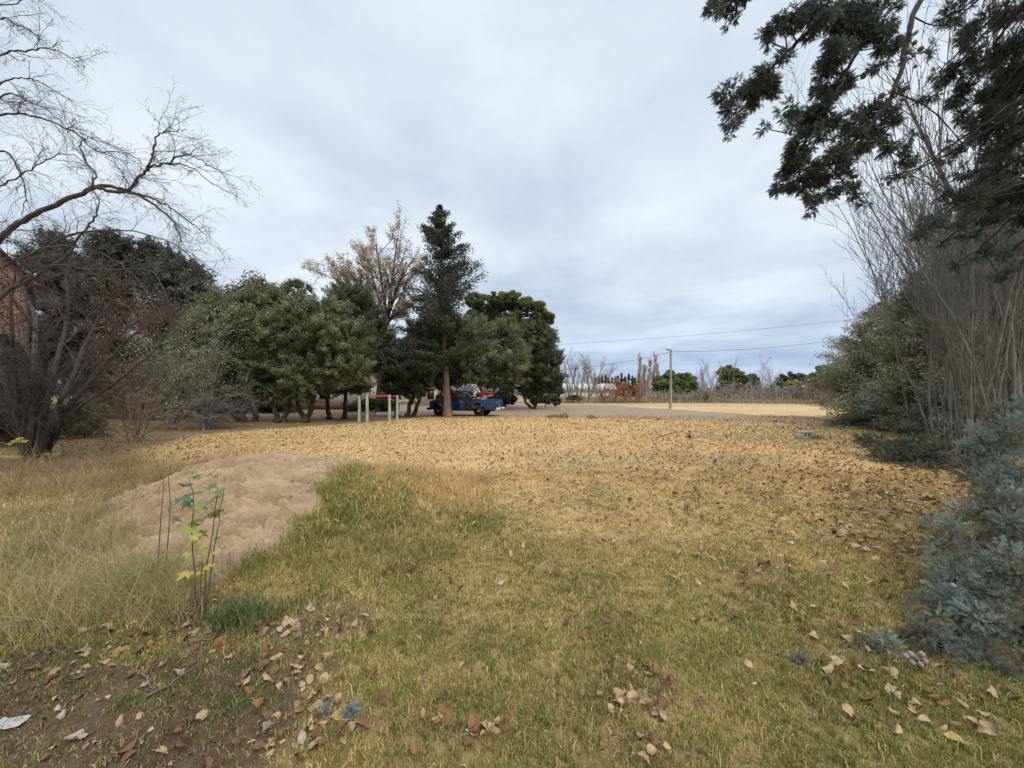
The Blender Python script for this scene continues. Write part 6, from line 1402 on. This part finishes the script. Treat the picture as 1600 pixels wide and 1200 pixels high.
mb = MB(); mb.prism([(-.55, .80), (-.38, .95), (-.05, .93), (.02, .80), (-.22, .62), (-.48, .58)], -.16, .16); mb.build('tank_shroud', M['red_plastic'], mt, local=True, bevel=.03)
mb = MB(); mb.prism([(-.1, .94), (.55, .97), (.58, .91), (.10, .82), (-.05, .86)], -.10, .10); mb.build('seat', M['red_plastic'], mt, local=True, bevel=.03)
mb = MB(); mb.prism([(.10, .82), (.55, .92), (.98, 1.03), (1.02, 1.0), (.62, .84), (.45, .70), (.2, .72)], -.09, .09); mb.build('rear_fender', M['red_plastic'], mt, local=True, bevel=.02)
mb = MB(); mb.box((-.12, 0, .42), (.36, .24, .30)); mb.lathe([(.11, -.13), (.13, 0), (.11, .13)], (-.02, 0, .32), axis='y', k=14); mb.build('engine', M['chrome'], mt, local=True, bevel=.03)
mb = MB()
for s in (-1, 1): mb.tube([(-.44, s*.05, .92), (-.25, s*.10, .60), (-.28, s*.10, .25), (.15, s*.10, .28), (.22, s*.10, .60), (.10, s*.08, .85)], .018, 6); mb.tube([(.15, s*.12, .32), (.62, s*.11, .31)], .024, 6)
mb.build('frame', M['black'], mt, local=True)
mb = MB(); mb.tube([(-.28, -.14, .45), (-.1, -.17, .62), (.3, -.17, .66), (.7, -.15, .76)], [.022, .025, .04, .045], 10); mb.build('exhaust', M['chrome'], mt, local=True, smooth=True)

# ------------------------------------------------------------------ sky, sun, camera
SUN_EL, SUN_AZ = R(52), R(150)      # azimuth from +y towards +x: sun behind the camera on the right
w = bpy.data.worlds.new('World'); S.world = w; w.use_nodes = True
nt = w.node_tree; ns = nt.nodes; l = nt.links; ns.clear()
sky = N(ns, 'ShaderNodeTexSky'); sky.sky_type = 'NISHITA'; sky.sun_disc = False; sky.sun_elevation = SUN_EL; sky.sun_rotation = SUN_AZ
tc = N(ns, 'ShaderNodeTexCoord'); sp = N(ns, 'ShaderNodeSeparateXYZ'); l.new(tc.outputs['Generated'], sp.inputs[0])
def math_(op, a_, b_=None, c_=None):
    n = N(ns, 'ShaderNodeMath', operation=op)
    for i, v in enumerate((a_, b_, c_)):
        if v is None: continue
        if isinstance(v, (int, float)): n.inputs[i].default_value = v
        else: l.new(v, n.inputs[i])
    return n.outputs[0]
z = math_('MAXIMUM', sp.outputs[2], 0.0); zd = math_('ADD', z, .10)
cx = N(ns, 'ShaderNodeCombineXYZ'); l.new(math_('DIVIDE', sp.outputs[0], zd), cx.inputs[0]); l.new(math_('DIVIDE', sp.outputs[1], zd), cx.inputs[1])
def noise(scale, det, rough, off, dist=0.0):
    mp = N(ns, 'ShaderNodeMapping'); mp.inputs['Location'].default_value = off; l.new(cx.outputs[0], mp.inputs[0])
    n = N(ns, 'ShaderNodeTexNoise', Scale=scale, Detail=det, Roughness=rough, Distortion=dist); l.new(mp.outputs[0], n.inputs['Vector']); return n.outputs[0]
big = noise(.75, 5, .5, (3.1, 1.7, 0), .25); mid = noise(1.9, 6, .58, (7.3, 2.2, 4), .35); fin = noise(6.5, 6, .6, (1, 8, 2), .2)
v = math_('ADD', math_('MULTIPLY', big, .68), math_('ADD', math_('MULTIPLY', mid, .25), math_('MULTIPLY', fin, .07)))
cr = N(ns, 'ShaderNodeValToRGB'); e = cr.color_ramp.elements
e[0].position = .36; e[0].color = (.435, .50, .615, 1); e[1].position = .66; e[1].color = (.72, .78, .85, 1)
q = e.new(.50); q.color = (.56, .63, .705, 1)
l.new(v, cr.inputs[0])
# horizon band is bluer and dimmer; the overcast grows brighter towards the zenith
hz = N(ns, 'ShaderNodeMapRange'); hz.inputs[1].default_value = 0; hz.inputs[2].default_value = .28; hz.inputs[3].default_value = 1; hz.inputs[4].default_value = 0; hz.interpolation_type = 'SMOOTHSTEP'; l.new(z, hz.inputs[0])
tint = N(ns, 'ShaderNodeMix', data_type='RGBA', blend_type='MULTIPLY'); l.new(hz.outputs[0], tint.inputs[0]); l.new(cr.outputs[0], tint.inputs[6]); tint.inputs[7].default_value = (.62, .70, .86, 1)
zen = N(ns, 'ShaderNodeMapRange'); zen.inputs[1].default_value = .72; zen.inputs[2].default_value = 1; zen.inputs[3].default_value = 1; zen.inputs[4].default_value = 2.3; l.new(z, zen.inputs[0])
scl = N(ns, 'ShaderNodeVectorMath', operation='SCALE'); l.new(tint.outputs[2], scl.inputs[0]); l.new(math_('MULTIPLY', zen.outputs[0], 10.0), scl.inputs[3])
mixs = N(ns, 'ShaderNodeMix', data_type='RGBA'); mixs.inputs[0].default_value = .93; l.new(sky.outputs[0], mixs.inputs[6]); l.new(scl.outputs[0], mixs.inputs[7])
bg = N(ns, 'ShaderNodeBackground', Strength=.1); l.new(mixs.outputs[2], bg.inputs[0])
ow = N(ns, 'ShaderNodeOutputWorld'); l.new(bg.outputs[0], ow.inputs[0])
ld = bpy.data.lights.new('sun', 'SUN'); ld.energy = 1.5; ld.angle = R(20); ld.color = (1, .91, .78)
lo = bpy.data.objects.new('sun', ld); COL.objects.link(lo)
from mathutils import Vector
sd = Vector((math.sin(SUN_AZ)*math.cos(SUN_EL), math.cos(SUN_AZ)*math.cos(SUN_EL), math.sin(SUN_EL)))
lo.rotation_euler = (-sd).to_track_quat('-Z', 'Y').to_euler(); lo.location = (0, -20, 40)
cd = bpy.data.cameras.new('camera'); cd.sensor_width = 36; cd.lens = 36*F/1600; cd.shift_y = (HY-600)/1600; cd.clip_start = .05; cd.clip_end = 6000
co = bpy.data.objects.new('camera', cd); COL.objects.link(co); co.location = (0, 0, CAMZ); co.rotation_euler = (R(90), 0, 0); S.camera = co
S.view_settings.view_transform = 'Standard'; S.view_settings.look = 'None'; S.view_settings.exposure = .42; S.view_settings.gamma = 1
S.render.resolution_x = 1024; S.render.resolution_y = 768
S.cycles.max_bounces = 5; S.cycles.diffuse_bounces = 3; S.cycles.transparent_max_bounces = 4
